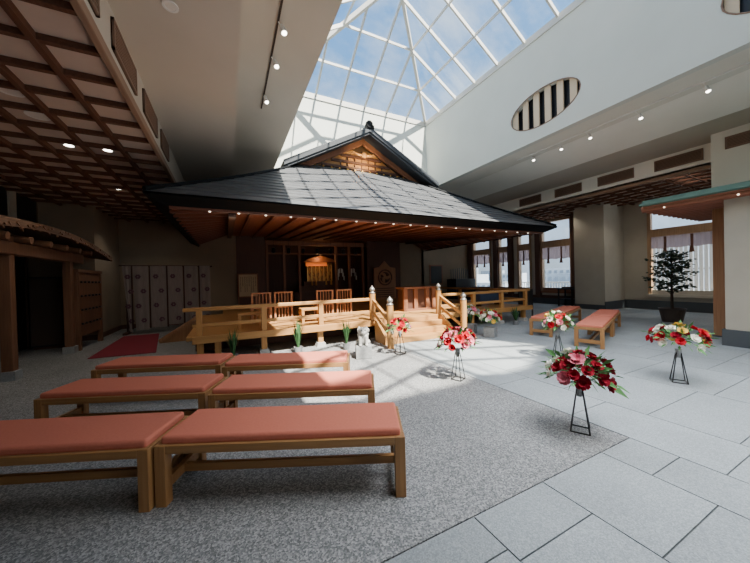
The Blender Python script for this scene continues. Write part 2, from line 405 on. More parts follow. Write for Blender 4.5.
MB().box(-4.41, -4.39, 8.2, 9.66, 3.0, 3.74).box(-4.41, -4.39, 9.92, 10.8, 3.0, 3.74).build('dark_pane', M['black'], w9o)

# ------------------------------------------------------------------ shell: shaft, skylight, right side
sw = MB().box(XL - 0.15, XR + 0.15, YB, YB + 0.15, ZB, ZT)
struct('wall_shaft_back', sw, M['shaft'])
sl_ = MB().box(XL - 0.15, XL, YF, YB, ZB + 0.08, ZT)
struct('wall_shaft_left', sl_, M['shaft'])
# right shaft wall with two elliptical openings
def wall_with_ellipses(xa, xb, y0, y1, z0, z1, ells):
    mb = MB(); N = 32
    for x in (xa, xb):
        ys = [y0]
        for (cy, cz, a, b) in sorted(ells): ys += [cy - a - 0.1, cy + a + 0.1]
        ys.append(y1)
        for i in range(0, len(ys), 2): mb.add([(x, ys[i], z0), (x, ys[i + 1], z0), (x, ys[i + 1], z1), (x, ys[i], z1)], [(0, 1, 2, 3)])
        for (cy, cz, a, b) in ells:
            inn = []; outr = []
            L_, R_ = cy - a - 0.1, cy + a + 0.1
            for k in range(N):
                t = 2 * PI * k / N; c, s = math.cos(t), math.sin(t)
                inn.append((x, cy + a * c, cz + b * s))
                sx = (R_ - cy) / abs(c) if abs(c) > 1e-6 else 1e9
                sz = ((z1 - cz) if s > 0 else (cz - z0)) / abs(s) if abs(s) > 1e-6 else 1e9
                m_ = min(sx, sz); outr.append((x, cy + m_ * c, cz + m_ * s))
            n0 = [(k, (k + 1) % N, N + (k + 1) % N, N + k) for k in range(N)]
            mb.add(inn + outr, n0)
            # corners
            for cyy, czz in ((R_, z1), (L_, z1), (L_, z0), (R_, z0)):
                best = []
                for k in range(N):
                    p, q = outr[k], outr[(k + 1) % N]
                    if abs(p[1] - q[1]) > 1e-4 and abs(p[2] - q[2]) > 1e-4:
                        if abs(max(abs(p[1] - cyy), abs(q[1] - cyy))) < 0.9 and abs(max(abs(p[2] - czz), abs(q[2] - czz))) < 0.9:
                            mb.add([p, q, (x, cyy, czz)], [(0, 1, 2)])
    for (cy, cz, a, b) in ells:
        ring = [(x, cy + a * math.cos(2 * PI * k / N), cz + b * math.sin(2 * PI * k / N)) for x in (xa, xb) for k in range(N)]
        mb.add(ring, [(k, (k + 1) % N, N + (k + 1) % N, N + k) for k in range(N)])
    mb.add([(xa, y0, z0), (xb, y0, z0), (xb, y1, z0), (xa, y1, z0)], [(0, 1, 2, 3)])
    return mb
ells = [(5.08, 5.95, 0.97, 0.49), (0.93, 5.95, 0.97, 0.49)]
struct('wall_shaft_right', wall_with_ellipses(XR, XR + 0.18, YF, YB, ZB, ZT, ells), M['shaft'])
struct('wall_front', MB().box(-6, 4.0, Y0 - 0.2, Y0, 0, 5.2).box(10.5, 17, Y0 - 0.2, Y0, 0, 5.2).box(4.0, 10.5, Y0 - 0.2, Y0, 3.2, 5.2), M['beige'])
struct('wall_shaft_front', MB().box(XL - 0.15, XR + 0.15, YF - 0.15, YF, ZB, ZT), M['shaft'])
for i, (cy, cz, a, b) in enumerate(ells):
    o = thing('oval_wall_vent', ['oval wall opening with black and cream vertical slats above the middle of the room',
                                 'oval slatted wall opening cut off at the top right corner of the photo'][i], 'vent', (XR + 0.1, cy, cz), 0, 'oval slatted openings in the shaft wall')
    N = 32
    MB().add([(0.07, a * 1.0 * math.cos(2 * PI * k / N), b * 1.0 * math.sin(2 * PI * k / N)) for k in range(N)], [tuple(range(N))]).build('backing', M['black'], o)
    n = 6
    for j in range(n):
        y = -a + (j + 0.5) * 2 * a / n + 0.05
        h0 = b * math.sqrt(max(0.02, 1 - ((abs(y) + 0.07) / a) ** 2)) if abs(y) + 0.07 < a else b * 0.15
        yy0, yy1 = y - 0.08, y + 0.08
        pts = []
        for s_ in (1, -1):
            for q in ((yy0, yy1) if s_ > 0 else (yy1, yy0)):
                h = b * math.sqrt(max(0.01, 1 - min(1, (q / a) ** 2))) * 0.99
                pts.append((q, s_ * h))
        MB().prism(pts, -0.04, 0.0, 'x').build('slat', M['cream_slat'], o)
    ring = []
    rb = MB()
    rb.tube([(-0.1, a * 0.985 * math.cos(2 * PI * k / N), b * 0.985 * math.sin(2 * PI * k / N)) for k in range(N + 1)], 0.014, 6)
    rb.build('rim', M['grille'], o)
# right soffits
struct('ceiling_right_high_soffit', MB().box(XR + 0.18, 8.6, Y0, 13.0, ZB, ZB + 0.1), M['plaster'])
rs = MB()
rs.add([(8.6, Y0, ZB), (9.85, Y0, 4.87), (9.85, 13, 4.87), (8.6, 13, ZB), (8.6, Y0, ZB + 0.1), (9.85, Y0, 5.0), (9.85, 13, 5.0), (8.6, 13, ZB + 0.1)],
       [(0, 1, 2, 3), (7, 6, 5, 4), (0, 4, 5, 1), (2, 6, 7, 3)])
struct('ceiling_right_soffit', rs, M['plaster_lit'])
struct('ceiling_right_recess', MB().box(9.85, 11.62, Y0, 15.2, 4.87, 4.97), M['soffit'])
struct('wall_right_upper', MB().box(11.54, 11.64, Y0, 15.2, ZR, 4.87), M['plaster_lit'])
struct('ceiling_right', MB().box(11.54, 15.2, Y0, 15.2, ZR, ZR + 0.06), M['coffer_panel'])
cb = MB()
for i in range(7): cb.box(12.05 + 0.5 * i - 0.03, 12.05 + 0.5 * i + 0.03, Y0, 15.15, ZR - 0.07, ZR)
for j in range(50):
    cb.box(11.62, 15.0, -9.8 + 0.5 * j - 0.028, -9.8 + 0.5 * j + 0.028, ZR - 0.06, ZR)
struct('trim_3', cb, M['coffer_bar'])
struct('trim_4', MB().box(11.53, 11.63, Y0, 15.15, ZR - 0.1, ZR), M['trimwood'])
# pier bulkhead above the kiosk
struct('wall_right_bulkhead', MB().box(10.9, 11.54, Y0, 2.92, 3.3, 4.87), M['plaster'])
# right wall with window (Y 4.0..5.65, z .57..4.06)
wr = MB().box(15.0, 15.2, Y0, 3.95, 0, ZR).box(15.0, 15.2, 5.72, 7.0, 0, ZR).box(15.0, 15.2, 3.95, 5.72, 0, 0.57).box(15.0, 15.2, 3.95, 5.72, 4.06, ZR)
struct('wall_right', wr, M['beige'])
struct('wall_pillar', MB().box(13.5, 15.2, 6.57, 7.72, 0, ZR), M['beige'])
struct('baseboard_right', MB().box(14.96, 15.0, Y0, 6.57, 0, 0.36).box(13.46, 13.5, 6.57, 7.72, 0, 0.20).box(13.46, 15.0, 6.53, 6.57, 0, 0.34), M['base'])
# window wall at X 14.6, Y 7.7..15.15
ww = MB().box(14.6, 14.8, 7.7, 15.15, 0, 0.62).box(14.6, 14.8, 7.7, 15.15, 4.15, ZR)
wins = [(8.50, 9.92), (10.62, 11.28), (11.98, 12.62), (13.33, 14.66)]
prev = 7.7
for a, b in wins:
    ww.box(14.6, 14.8, prev, a, 0.62, 4.15); prev = b
ww.box(14.6, 14.8, prev, 15.15, 0.62, 4.15)
struct('wall_right_windows', ww, M['wincream'])
struct('baseboard_window', MB().box(14.55, 14.6, 7.72, 15.1, 0, 0.30), M['base'])

def make_window(n, X, a, b, z0, z1, zt0, zt1, depth=0.1, cream=False):
    fr = MB()
    fr.box(X - 0.06, X + 0.1, a - 0.09, a + 0.02, z0 - 0.06, z1 + 0.05).box(X - 0.06, X + 0.1, b - 0.02, b + 0.09, z0 - 0.06, z1 + 0.05)
    fr.box(X - 0.05, X + 0.1, a, b, z1 - 0.03, z1 + 0.05).box(X - 0.07, X + 0.1, a, b, zt0, zt1)
    o = struct('window_%d' % n, fr, M['winframe'])
    MB().box(X - 0.1, X + 0.1, a - 0.12, b + 0.12, z0 - 0.1, z0).box(X - 0.04, X + 0.05, a, b, z0, z0 + 0.16).build('window_sill', M['redwood'] if n > 2 else M['wincream'], o)
    MB().box(X + 0.08, X + 0.09, a, b, z0, z1).build('glass_pane', M['glass'], o)
    return o
make_window(2, 15.0, 3.98, 5.68, 0.62, 4.05, 2.84, 3.14)
for i, (a, b) in enumerate(wins):
    make_window(3 + i, 14.6, a, b, 0.66, 4.14, 2.84, 3.18)
# dark wood posts between the windows
for i, (a, b) in enumerate(((9.98, 10.24), (11.64, 11.94), (12.66, 12.98), (14.74, 15.1), (8.28, 8.41))):
    struct('trim_%d' % (5 + i), MB().box(14.44, 14.6, a, b, 0.3, 4.28), M['darkwood'])
struct('trim_10', MB().box(14.5, 14.6, 7.75, 15.1, 0.30, 0.44), M['darkwood'])
# window valances
def valance(X, a, b, z0, z1, label, tassels):
    o = thing('window_valance', label, 'valance', (X, (a + b) / 2, z1), 0, 'grey pink valances hanging in the windows')
    hw = (b - a) / 2; n = 24
    vs = []; fs = []
    for k in range(n + 1):
        y = -hw + 2 * hw * k / n; dx = 0.012 * math.sin(k * 1.9)
        vs += [(dx, y, 0), (dx, y, z0 - z1 + 0.015 * math.sin(k * 0.9))]
    for k in range(n): fs.append((2 * k, 2 * k + 1, 2 * k + 3, 2 * k + 2))
    MB().add(vs, fs).build('valance_cloth', M['valance'], o)
    for t in tassels:
        y = -hw + 2 * hw * t
        mb = MB().box(-0.05, -0.03, y - 0.035, y + 0.035, z0 - z1 + 0.0, -0.02)
        mb.lathe([(0.02, 0.0), (0.045, -0.04), (0.05, -0.12), (0.075, -0.26)], (-0.06, y, z0 - z1 + 0.05), 10)
        mb.build('tassel', M['tassel'], o)
    return o
valance(14.97, 4.0, 5.66, 2.38, 2.84, 'grey pink valance with brown tassels in the window behind the potted tree', (0.30, 0.74))
vl = ['grey pink valance in the widest of the four windows, next to the beige pillar', 'narrow grey valance in the second window left of the beige pillar',
      'narrow grey valance in the third window left of the beige pillar', 'grey valance in the window farthest left of the beige pillar']
for i, (a, b) in enumerate(wins):
    valance(14.57, a + 0.02, b - 0.02, 2.25, 2.84, vl[i], (0.28, 0.75) if b - a > 1 else (0.5,))

# skylight
def skylight():
    o = bpy.data.objects.new('window_1', None); C.objects.link(o); o['kind'] = 'structure'
    sp = (XR - XL) / 6.6; cx = (XL + XR) / 2; hw = (XR - XL) / 2; sl = 0.62
    z0 = ZT + 0.14; zr = z0 + hw * sl
    def Z(x, y):
        d = min(x - XL, XR - x, YB - y, y - YF); return z0 + d * sl
    fr = MB()
    fr.box(XL - 0.1, XL + 0.03, YF, YB, ZT, z0 + 0.04).box(XR - 0.03, XR + 0.1, YF, YB, ZT, z0 + 0.04)
    fr.box(XL - 0.1, XR + 0.1, YB - 0.03, YB + 0.1, ZT, z0 + 0.04).box(XL - 0.1, XR + 0.1, YF - 0.1, YF + 0.03, ZT, z0 + 0.04)
    P = lambda x, y: (x, y, Z(x, y))
    W, Hh = 0.05, 0.10
    for sx in (XL, XR):
        for yy, s in ((YB, -1), (YF, 1)): fr.beam((sx, yy, z0), (cx, yy + s * hw, zr), 0.09, 0.14)
    fr.beam((cx, YB - hw, zr), (cx, YF + hw, zr), 0.1, 0.15)
    n = int((YB - YF) / sp)
    for k in range(1, n + 1):
        y = YB - k * sp
        if y < YF + 0.2: break
        d = min(hw, YB - y, y - YF)
        fr.beam((XL, y, z0), (XL + d, y, z0 + d * sl), W, Hh); fr.beam((XR, y, z0), (XR - d, y, z0 + d * sl), W, Hh)
    for k in range(1, 7):
        x = XR - k * sp
        d = min(x - XL, XR - x)
        fr.beam((x, YB, z0), (x, YB - d, z0 + d * sl), W, Hh); fr.beam((x, YF, z0), (x, YF + d, z0 + d * sl), W, Hh)
    for d in (sp, 2 * sp, 3 * sp):
        z = z0 + d * sl
        fr.beam((XL + d, YF + d, z), (XL + d, YB - d, z), 0.04, 0.07); fr.beam((XR - d, YF + d, z), (XR - d, YB - d, z), 0.04, 0.07)
        fr.beam((XL + d, YB - d, z), (XR - d, YB - d, z), 0.04, 0.07); fr.beam((XL + d, YF + d, z), (XR - d, YF + d, z), 0.04, 0.07)
    fr.build('skylight_frame', M['mullion'], o)
    gz = 0.09
    a, b, c, d = (XL, YF, z0 + gz), (XR, YF, z0 + gz), (XR, YB, z0 + gz), (XL, YB, z0 + gz)
    e_, f_ = (cx, YF + hw, zr + gz), (cx, YB - hw, zr + gz)
    MB().add([a, b, c, d, e_, f_], [(0, 1, 4), (1, 2, 5, 4), (2, 3, 5), (3, 0, 4, 5)]).build('skylight_glass', M['glass'], o)
skylight()
# unseen slab added behind the viewer, its outline shaped to shade part of the floor
tp = [(-10, -20), (14, -20), (14, -2.6), (7.5, -2.6), (6.9, -4.7), (7.75, -6.25), (6.0, -7.13), (-10, -7.13)]
struct('ceiling_sun_blocker', MB().prism(tp, 14.0, 14.4, 'z'), M['plaster'])

# ------------------------------------------------------------------ ceiling fittings
def wall_grille(X, a, b, z0, z1, face, label, group):
    o = thing('wall_grille', label, 'vent grille', (X, (a + b) / 2, (z0 + z1) / 2), 0 if face < 0 else PI, group)
    hw = (b - a) / 2; hh = (z1 - z0) / 2
    MB().box(-0.012, 0.0, -hw, hw, -hh, hh).build('backing', M['grille_dark'], o)
    fr = MB().box(-0.03, 0, -hw, hw, -hh, -hh + 0.03).box(-0.03, 0, -hw, hw, hh - 0.03, hh).box(-0.03, 0, -hw, -hw + 0.03, -hh, hh).box(-0.03, 0, hw - 0.03, hw, -hh, hh)
    fr.build('frame', M['grille'], o)
    sb = MB(); n = 7
    for k in range(n):
        z = -hh + 0.03 + (k + 0.5) * (2 * hh - 0.06) / n
        sb.box(-0.024, -0.008, -hw + 0.03, hw - 0.03, z - 0.012, z + 0.008)
    sb.build('slats', M['grille'], o)
gl = ['first', 'second', 'third', 'farthest']
for i, (a, b) in enumerate(((2.45, 3.45), (3.84, 4.68), (5.07, 5.92), (6.28, 6.97))):
    wall_grille(-0.98, a, b, 3.88, 4.2, 1, ['brown vent grille at the top edge of the photo above the left coffered ceiling',
        'longest visible brown vent grille on the left bulkhead, next below the top one', 'third brown vent grille down the left bulkhead edge',
        'lowest brown vent grille on the left bulkhead, just above the shrine roof'][i], 'brown vent grilles on the left bulkhead')
for i, (a, b) in enumerate(((7.84, 8.83), (6.29, 7.27), (4.75, 5.77), (3.23, 4.25))):
    wall_grille(11.54, a, b, 4.47, 4.78, -1, ['brown vent grille on the right bulkhead nearest the shrine roof tip', 'second brown vent grille from the shrine roof tip on the right bulkhead',
        'third brown vent grille from the shrine roof tip on the right bulkhead', 'brown vent grille on the right bulkhead beside the projecting white pier'][i], 'brown vent grilles on the right bulkhead')
wall_grille(10.9, 1.55, 2.68, 4.41, 4.70, -1, 'brown vent grille on the projecting white pier at the right edge of the photo', 'brown vent grilles on the right bulkhead')

def track_light(name, xt, y0, y1, zt, heads, hz, aim, label, powr):
    o = thing(name, label, 'track light', (xt, (y0 + y1) / 2, zt))
    hl = (y1 - y0) / 2
    MB().box(-0.011, 0.011, -hl, hl, -0.025, 0.0).build('track', M['whitemetal'] if xt > 5 else M['grille_dark'], o)
    for (x, y) in heads:
        dx, dy = x - xt, y - (y0 + y1) / 2
        h = MB().tube([(0, dy, -0.03), (dx * 0.5, dy, hz * 0.6), (dx, dy, hz)], 0.008, 6)
        a = Vector(aim).normalized(); p = Vector((dx, dy, hz))
        h.tube([p - a * 0.07, p + a * 0.05], [0.028, 0.042], 12)
        hb = h.build('lamp_head', M['whitemetal'], o, smooth=False)
        MB().sphere(tuple(p + a * 0.05), 0.036, 0.036, 0.03, 10, 6).build('lamp_glow', M['lampw'], hb)
        spot('track_spot', (x + a.x * 0.12, y + a.y * 0.12, zt + hz + a.z * 0.12), (x + a.x * 4, y + a.y * 4, zt + hz + a.z * 4), powr)
track_light('track_light', 0.73, -1.0, 6.6, ZB - 0.002, [(0.79, 4.28), (0.79, 5.0), (0.76, 6.07), (0.79, 2.6)], -0.12, (0.25, -0.2, -1), 'black ceiling track with small white spotlights on the left soffit', 25)
track_light('track_light', 8.30, 0.8, 6.4, ZB - 0.002, [(8.45, 5.97), (8.46, 5.14), (8.48, 4.41), (8.5, 3.37), (8.48, 2.31)], -0.10, (-0.1, -0.3, -1), 'pale ceiling track with five spotlights along the right soffit', 25)

def downlight(x, y, z, on, label, r=0.06):
    o = thing('ceiling_downlight', label, 'downlight', (x, y, z), 0, 'round recessed downlights')
    MB().lathe([(r + 0.022, 0), (r + 0.022, -0.012), (r, -0.012), (r - 0.004, 0)], (0, 0, 0), 20).build('rim', M['whitemetal'], o)
    MB().lathe([(r, -0.004), (r, -0.008)], (0, 0, 0), 20).build('lens', M['lampw'] if on else M['lampoff'], o)
    if on: spot('downlight_spot', (x, y, z - 0.05), (x, y, 0), 24, 2.1)
downlight(-2.2, 6.39, ZL, True, 'lit downlight in the left coffers, left one of the nearer lit pair')
downlight(-1.72, 6.38, ZL, True, 'lit downlight in the left coffers, right one of the nearer lit pair')
downlight(-2.22, 8.84, ZL, True, 'lit downlight in the left coffers, between the lit pair and the back wall')
downlight(-2.2, 11.26, ZL, True, 'lit downlight in the left coffers nearest the back wall')
downlight(-2.15, 4.86, ZL, False, 'unlit round ceiling fitting in the left coffers nearest the left photo edge', 0.10)
downlight(-2.16, 5.43, ZL, False, 'unlit round ceiling fitting in the left coffers beside the lit pair', 0.10)
downlight(-0.44, 3.59, 4.3, False, 'unlit spotlight in the smooth left soffit near the top edge of the photo', 0.05)
downlight(13.18, 8.06, ZR, True, 'lit downlight in the right coffers above the window beside the pillar')
downlight(13.11, 5.59, ZR, True, 'lit downlight in the right coffers above the potted tree side')
for n_, (x, y) in enumerate(((-0.9, 0),)): pass

# soft ambient fill: area lights added to brighten the hall, without any fixture
area('hall_fill', (3.9, 0.6, 5.0), 3.0, 175, (0.97, 0.98, 1.0), (4.4, 1.2, 0)).data.spread = 1.9
area('aisle_fill', (12.6, 3.0, 4.2), 1.5, 60, (1.0, 0.95, 0.88), (12.6, 3.4, 0), 8.0)
area('entrance_fill', (4.5, -6.0, 4.9), 4.0, 70, (1.0, 0.97, 0.92), (6.0, 1.0, 3.0))

# ------------------------------------------------------------------ shrine roof
EX0, EX1, EY0 = -1.2, 9.6, 6.0
ET = 3.03
def zr_(t): return ET + 0.54 * t + 0.025 * t * t
def shrine_roof():
    o = thing('shrine_roof', 'large dark grey hipped shrine roof with gable over the wooden stage', 'roof', (4.2, 6.0, 2.8))
    OX, OY, OZ = 4.2, 6.0, 2.8
    l = lambda x, y, z: (x - OX, y - OY, z - OZ)
    N = 16; TM = 3.6
    front = MB()
    for i in range(N):
        t0, t1 = TM * i / N, TM * (i + 1) / N
        a, b = zr_(t0) + 0.028, zr_(t1) + 0.004
        if i == 0: a = zr_(0)
        q = [l(EX0 + t0, EY0 + t0, a), l(EX1 - t0, EY0 + t0, a), l(EX1 - t1, EY0 + t1, b), l(EX0 + t1, EY0 + t1, b),
             l(EX0 + t0, EY0 + t0, a - 0.03), l(EX1 - t0, EY0 + t0, a - 0.03)]
        front.add(q, [(0, 1, 2, 3), (4, 5, 1, 0)])
    front.build('front_slope', M['roof'], o)
    for s in (0, 1):
        sd = MB()
        for i in range(N):
            t0, t1 = TM * i / N, TM * (i + 1) / N
            a, b = zr_(t0) + 0.028, zr_(t1) + 0.004
            X = (lambda t: EX0 + t) if s == 0 else (lambda t: EX1 - t)
            sd.add([l(X(t0), EY0 + t0, a), l(X(t0), 12.95, a), l(X(t1), 12.95, b), l(X(t1), EY0 + t1, b), l(X(t0), EY0 + t0, a - 0.03), l(X(t0), 12.95, a - 0.03)],
                   [(0, 1, 2, 3), (4, 5, 1, 0)])
        sd.build('side_slope', M['roof'], o)
        hp = MB(); X = (lambda t: EX0 + t) if s == 0 else (lambda t: EX1 - t)
        hp.tube([l(X(t), EY0 + t, zr_(t) + 0.03) for t in (0.02, 0.8, 1.6, 2.4, 2.9)], 0.045, 6)
        hp.build('hip_ridge', M['fascia'], o)
    fa = MB(); q = 0.26
    ring = lambda ins, z: [l(EX0 + ins, 12.95, z), l(EX0 + ins, EY0 + ins, z), l(EX1 - ins, EY0 + ins, z), l(EX1 - ins, 12.95, z)]
    rr_ = ring(0, ET) + ring(0, ET - 0.03) + ring(q, 2.87) + ring(q + 0.05, 2.90)
    fs = []
    for a in range(3):
        for b in range(3): fs.append((a * 4 + b, a * 4 + b + 1, a * 4 + b + 5, a * 4 + b + 4))
    fa.add(rr_, fs).build('fascia', M['fascia'], o)
    MB().box(EX0 + 0.32 - OX, EX1 - 0.32 - OX, 0.27, 0.34, 0.03, 0.13).build('eave_board', M['rafterwood'], o)
    # undersides
    XI0, XI1 = 0.12, 8.28
    so_ = MB().add([l(XI0, 6.3, 2.93), l(XI1, 6.3, 2.93), l(XI1, 12.98, 3.34), l(XI0, 12.98, 3.34)], [(0, 1, 2, 3)])
    so_.build('eave_soffit', M['soffitwood'], o)
    for s in (0, 1):
        xi, xo = (XI0, EX0 + 0.26) if s == 0 else (XI1, EX1 - 0.26)
        mb = MB(); n = 16
        za = lambda k: 2.93 + 0.49 * k / n; zb = lambda k: 2.89 + 0.05 * k / n
        for k in range(n):
            y0, y1 = 6.3 + 6.65 * k / n, 6.3 + 6.65 * (k + 1) / n
            mb.add([l(xi, y0, za(k)), l(xi, y1, za(k + 1)), l(xo, y1, zb(k + 1)), l(xo, y0, zb(k))], [(0, 1, 2, 3)])
        ob = mb.build('side_soffit', M['soffitwood'], o)
        rb = MB()
        for k in range(1, n):
            y = 6.3 + 6.65 * k / n
            rb.beam(l(xi, y, za(k) - 0.03), l(xo, y, zb(k) - 0.03), 0.05, 0.06)
        rb.build('rafter_battens', M['rafterwood'], ob)
        MB().beam(l(xi, 6.36, 2.90), l(xi, 12.95, 3.36), 0.13, 0.26).build('depth_beam', M['darkwood'], o)
    x = -0.262 + 0.4914 * 0.5
    for k in range(18):
        xx = x + 0.4914 * k
        if xx < 0.2 or xx > 8.2: continue
        MB().beam(l(xx, 6.34, 2.90), l(xx, 12.95, 3.31), 0.06, 0.07).build('rafter', M['rafterwood'], o)
    # gable
    GX, GY, GZ, HWD, GB = 4.32, 9.0, 6.50, 2.78, 5.0
    for s in (-1, 1):
        th = 0.16
        a = l(GX, 0, GZ); b = l(GX + s * HWD, 0, GB)
        def sl_box(y0, y1, off0, off1, inset, m, nm):
            p = [(a[0], a[2] + off0), (b[0], b[2] + off0), (b[0], b[2] + off1), (a[0], a[2] + off1)]
            MB().prism(p, y0 - OY, y1 - OY, 'y').build(nm, m, o, bevel=0.01)
        sl_box(8.80, 10.17, -0.17, 0.0, 0, M['barge'], 'gable_slope')
        sl_box(8.84, 8.92, -0.24, -0.15, 0, M['barge'], 'barge_board')
        sl_box(9.36, 9.46, -0.36, -0.16, 0, M['redwood'], 'inner_board')
    pz = lambda k: [(GX - OX - (HWD - k), GB - OZ - 0.25), (GX - OX + (HWD - k), GB - OZ - 0.25), (GX - OX, GZ - OZ - 0.45)]
    MB().prism([(GX - OX - 2.4, GB - OZ - 0.2), (GX - OX + 2.4, GB - OZ - 0.2), (GX - OX, GZ - OZ - 0.3)], 9.56 - OY, 9.62 - OY, 'y').build('gable_panel', M['hinoki'], o)
    la = MB()
    for k in range(4):
        z = GB + 0.12 + 0.2 * k; hwid = (GZ - 0.34 - z) / (GZ - 0.34 - GB + 0.2) * 2.36
        la.box(GX - OX - hwid, GX - OX + hwid, 9.5 - OY, 9.56 - OY, z - OZ - 0.04, z - OZ + 0.045)
    for k in range(-7, 8):
        xx = GX + 0.26 * k; top = GZ - 0.55 - abs(xx - GX) * 0.55
        if top > GB + 0.1: la.box(xx - OX - 0.012, xx - OX + 0.012, 9.51 - OY, 9.55 - OY, GB - OZ - 0.1, top - OZ)
    la.build('gable_lattice', M['darkwood'], o)
    gb = MB()
    for k in range(-6, 7):
        gb.sphere((GX - OX + 0.28 * k, 9.48 - OY, GB - OZ + 0.24 - 0.0 + 0.0), 0.035, 0.03, 0.04, 8, 6)
    gb.build('gilt_fittings', M['gold'], o)
    ge = MB()
    for sg_ in (-1, 1):
        ge.tube([(GX - OX, 9.33 - OY, GZ - OZ - 0.66), (GX - OX + sg_ * 0.10, 9.33 - OY, GZ - OZ - 0.75), (GX - OX + sg_ * 0.24, 9.33 - OY, GZ - OZ - 0.73), (GX - OX + sg_ * 0.36, 9.33 - OY, GZ - OZ - 0.68), (GX - OX + sg_ * 0.52, 9.33 - OY, GZ - OZ - 0.77)], [0.05, 0.055, 0.045, 0.03, 0.012], 8)
    ge.sphere((GX - OX, 9.30 - OY, GZ - OZ - 0.74), 0.11, 0.045, 0.11, 14, 8)
    ge.build('gable_pendant', M['hinoki'], o, smooth=True)
    rd = MB().box(GX - OX - 0.11, GX - OX + 0.11, 8.9 - OY, 10.17 - OY, GZ - OZ - 0.12, GZ - OZ + 0.04)
    rd.tube([(GX - OX, 8.87 - OY, GZ - OZ + 0.05), (GX - OX, 10.17 - OY, GZ - OZ + 0.05)], 0.09, 12)
    rd.build('ridge', M['barge'], o)
    MB().tube([(GX - OX - 0.02, 8.76 - OY, GZ - OZ + 0.06), (GX - OX - 0.02, 8.86 - OY, GZ - OZ + 0.06)], 0.12, 16).box(GX - OX - 0.15, GX - OX + 0.15, 8.78 - OY, 8.86 - OY, GZ - OZ - 0.08, GZ - OZ + 0.05).build('ridge_end_tile', M['fascia'], o)
    spot('gable_spot', (GX, 8.95, 5.3), (GX, 9.55, 5.6), 50, 2.0, (1.0, 0.72, 0.38))
shrine_roof()
# eave bulbs
b0 = thing('eave_bulb', 'small white bulb under the front eave, leftmost of the row', 'light bulb', (-0.262, 6.30, 2.865), 0, 'row of small bulbs under the shrine eave')
MB().lathe([(0.02, 0.0), (0.022, -0.03)], (0, 0, 0.02), 10).build('socket', M['grille'], b0)
MB().sphere((0, 0, -0.033), 0.024, 0.024, 0.024, 10, 8).build('globe', M['bulb'], b0, smooth=True)
ordn = ['leftmost', 'second from left', 'third from left', 'fourth from left', 'fifth from left', 'sixth from left', 'seventh from left', 'eighth from left', 'ninth from left', 'middle one',
        'ninth from right', 'eighth from right', 'seventh from right', 'sixth from right', 'fifth from right', 'fourth from right', 'third from right', 'second from right', 'rightmost']
for k in range(1, 19): dup(b0, (-0.262 + 0.4914 * k, 6.30, 2.865), 0, 'small white bulb under the front eave, %s of the row' % ordn[k])
lb = bpy.data.lights.new('eave_glow', 'AREA'); lb.shape = 'RECTANGLE'; lb.size = 8.4; lb.size_y = 0.1; lb.energy = 6; lb.color = (1, 0.8, 0.58)
lbo = bpy.data.objects.new('eave_glow', lb); C.objects.link(lbo); lbo.location = (4.0, 6.75, 2.62); lbo.rotation_euler = (math.radians(200), 0, 0)

# ------------------------------------------------------------------ stage platform
PX0, PX1, PY0, PY1, PZ = -0.72, 8.88, 6.45, 12.9, 0.5
def platform():
    o = thing('shrine_stage', 'raised pale wooden stage floor under the shrine roof', 'stage', (4.1, 6.5, 0))
    X0, X1 = PX0 - 4.1, PX1 - 4.1
    MB().prism([(X0, 0.0), (X1, 0.0), (X1, 6.4), (X0 + 0.55, 6.4), (X0 + 0.55, 4.2), (X0, 4.2)], 0.42, 0.5, 'z').build('deck', M['hinoki'], o, bevel=0.006)
    MB().box(X0 + 0.10, X1 + 0.06, -0.06, 0.02, 0.36, 0.50).build('edge_beam', M['hinoki'], o, bevel=0.008)
    MB().box(X0 + 0.05, X1 - 0.05, 1.1, 1.16, 0, 0.42).box(X0 + 0.6, X0 + 0.65, 1.1, 6.4, 0, 0.42).box(X1 - 0.3, X1 - 0.25, 1.1, 6.4, 0, 0.42).build('underside_shade', M['darkwood'], o)  # dark boards added to give the shade under the deck
    for x in (-0.5, -0.2, 0.65, 1.85, 6.42, 7.58, 8.68):
        p = MB().box(x - 4.1 - 0.055, x - 4.1 + 0.055, 0.05, 0.16, 0.08, 0.42).build('support_post', M['hinokiz'], o)
        MB().prism([(x - 4.1 - 0.11, 0.0), (x - 4.1 + 0.11, 0.0), (x - 4.1 + 0.08, 0.1), (x - 4.1 - 0.08, 0.1)], 0.0, 0.21, 'y').build('stone_footing', M['granite'], p)
platform()
def railing(label, xa, xb, posts, cap_left, ext):
    o = thing('stage_railing', label, 'railing', ((xa + xb) / 2, 6.52, PZ))
    c = (xa + xb) / 2
    MB().box(xa - c - ext[0], xb - c + ext[1], -0.045, 0.045, 0.47, 0.54).build('top_rail', M['hinoki'], o, bevel=0.01)
    MB().box(xa - c, xb - c, -0.03, 0.03, 0.17, 0.235).build('middle_rail', M['hinoki'], o, bevel=0.006)
    for x in posts: MB().box(x - c - 0.05, x - c + 0.05, -0.05, 0.05, 0.0, 0.48).build('post', M['hinokiz'], o, bevel=0.005)
railing('pale wooden railing along the stage front, left of the steps', -0.62, 3.05, (-0.5, 0.65, 1.85), True, (0.14, 0.0))
railing('pale wooden railing along the stage front, right of the steps', 5.215, 8.75, (6.42, 7.58, 8.68), False, (0.0, 0.12))
def side_rail(x, label):
    o = thing('stage_railing', label, 'railing', (x, 9.6, PZ))
    MB().box(-0.045, 0.045, -3.0, 3.2, 0.47, 0.54).build('top_rail', M['hinokiy'], o)
    MB().box(-0.03, 0.03, -3.0, 3.2, 0.17, 0.235).build('middle_rail', M['hinokiy'], o)
    for y in (-1.6, 0.0, 1.6, 3.1): MB().box(-0.05, 0.05, y - 0.05, y + 0.05, 0, 0.48).build('post', M['hinokiz'], o)
side_rail(8.72, 'pale wooden railing along the right side of the stage, running towards the back')
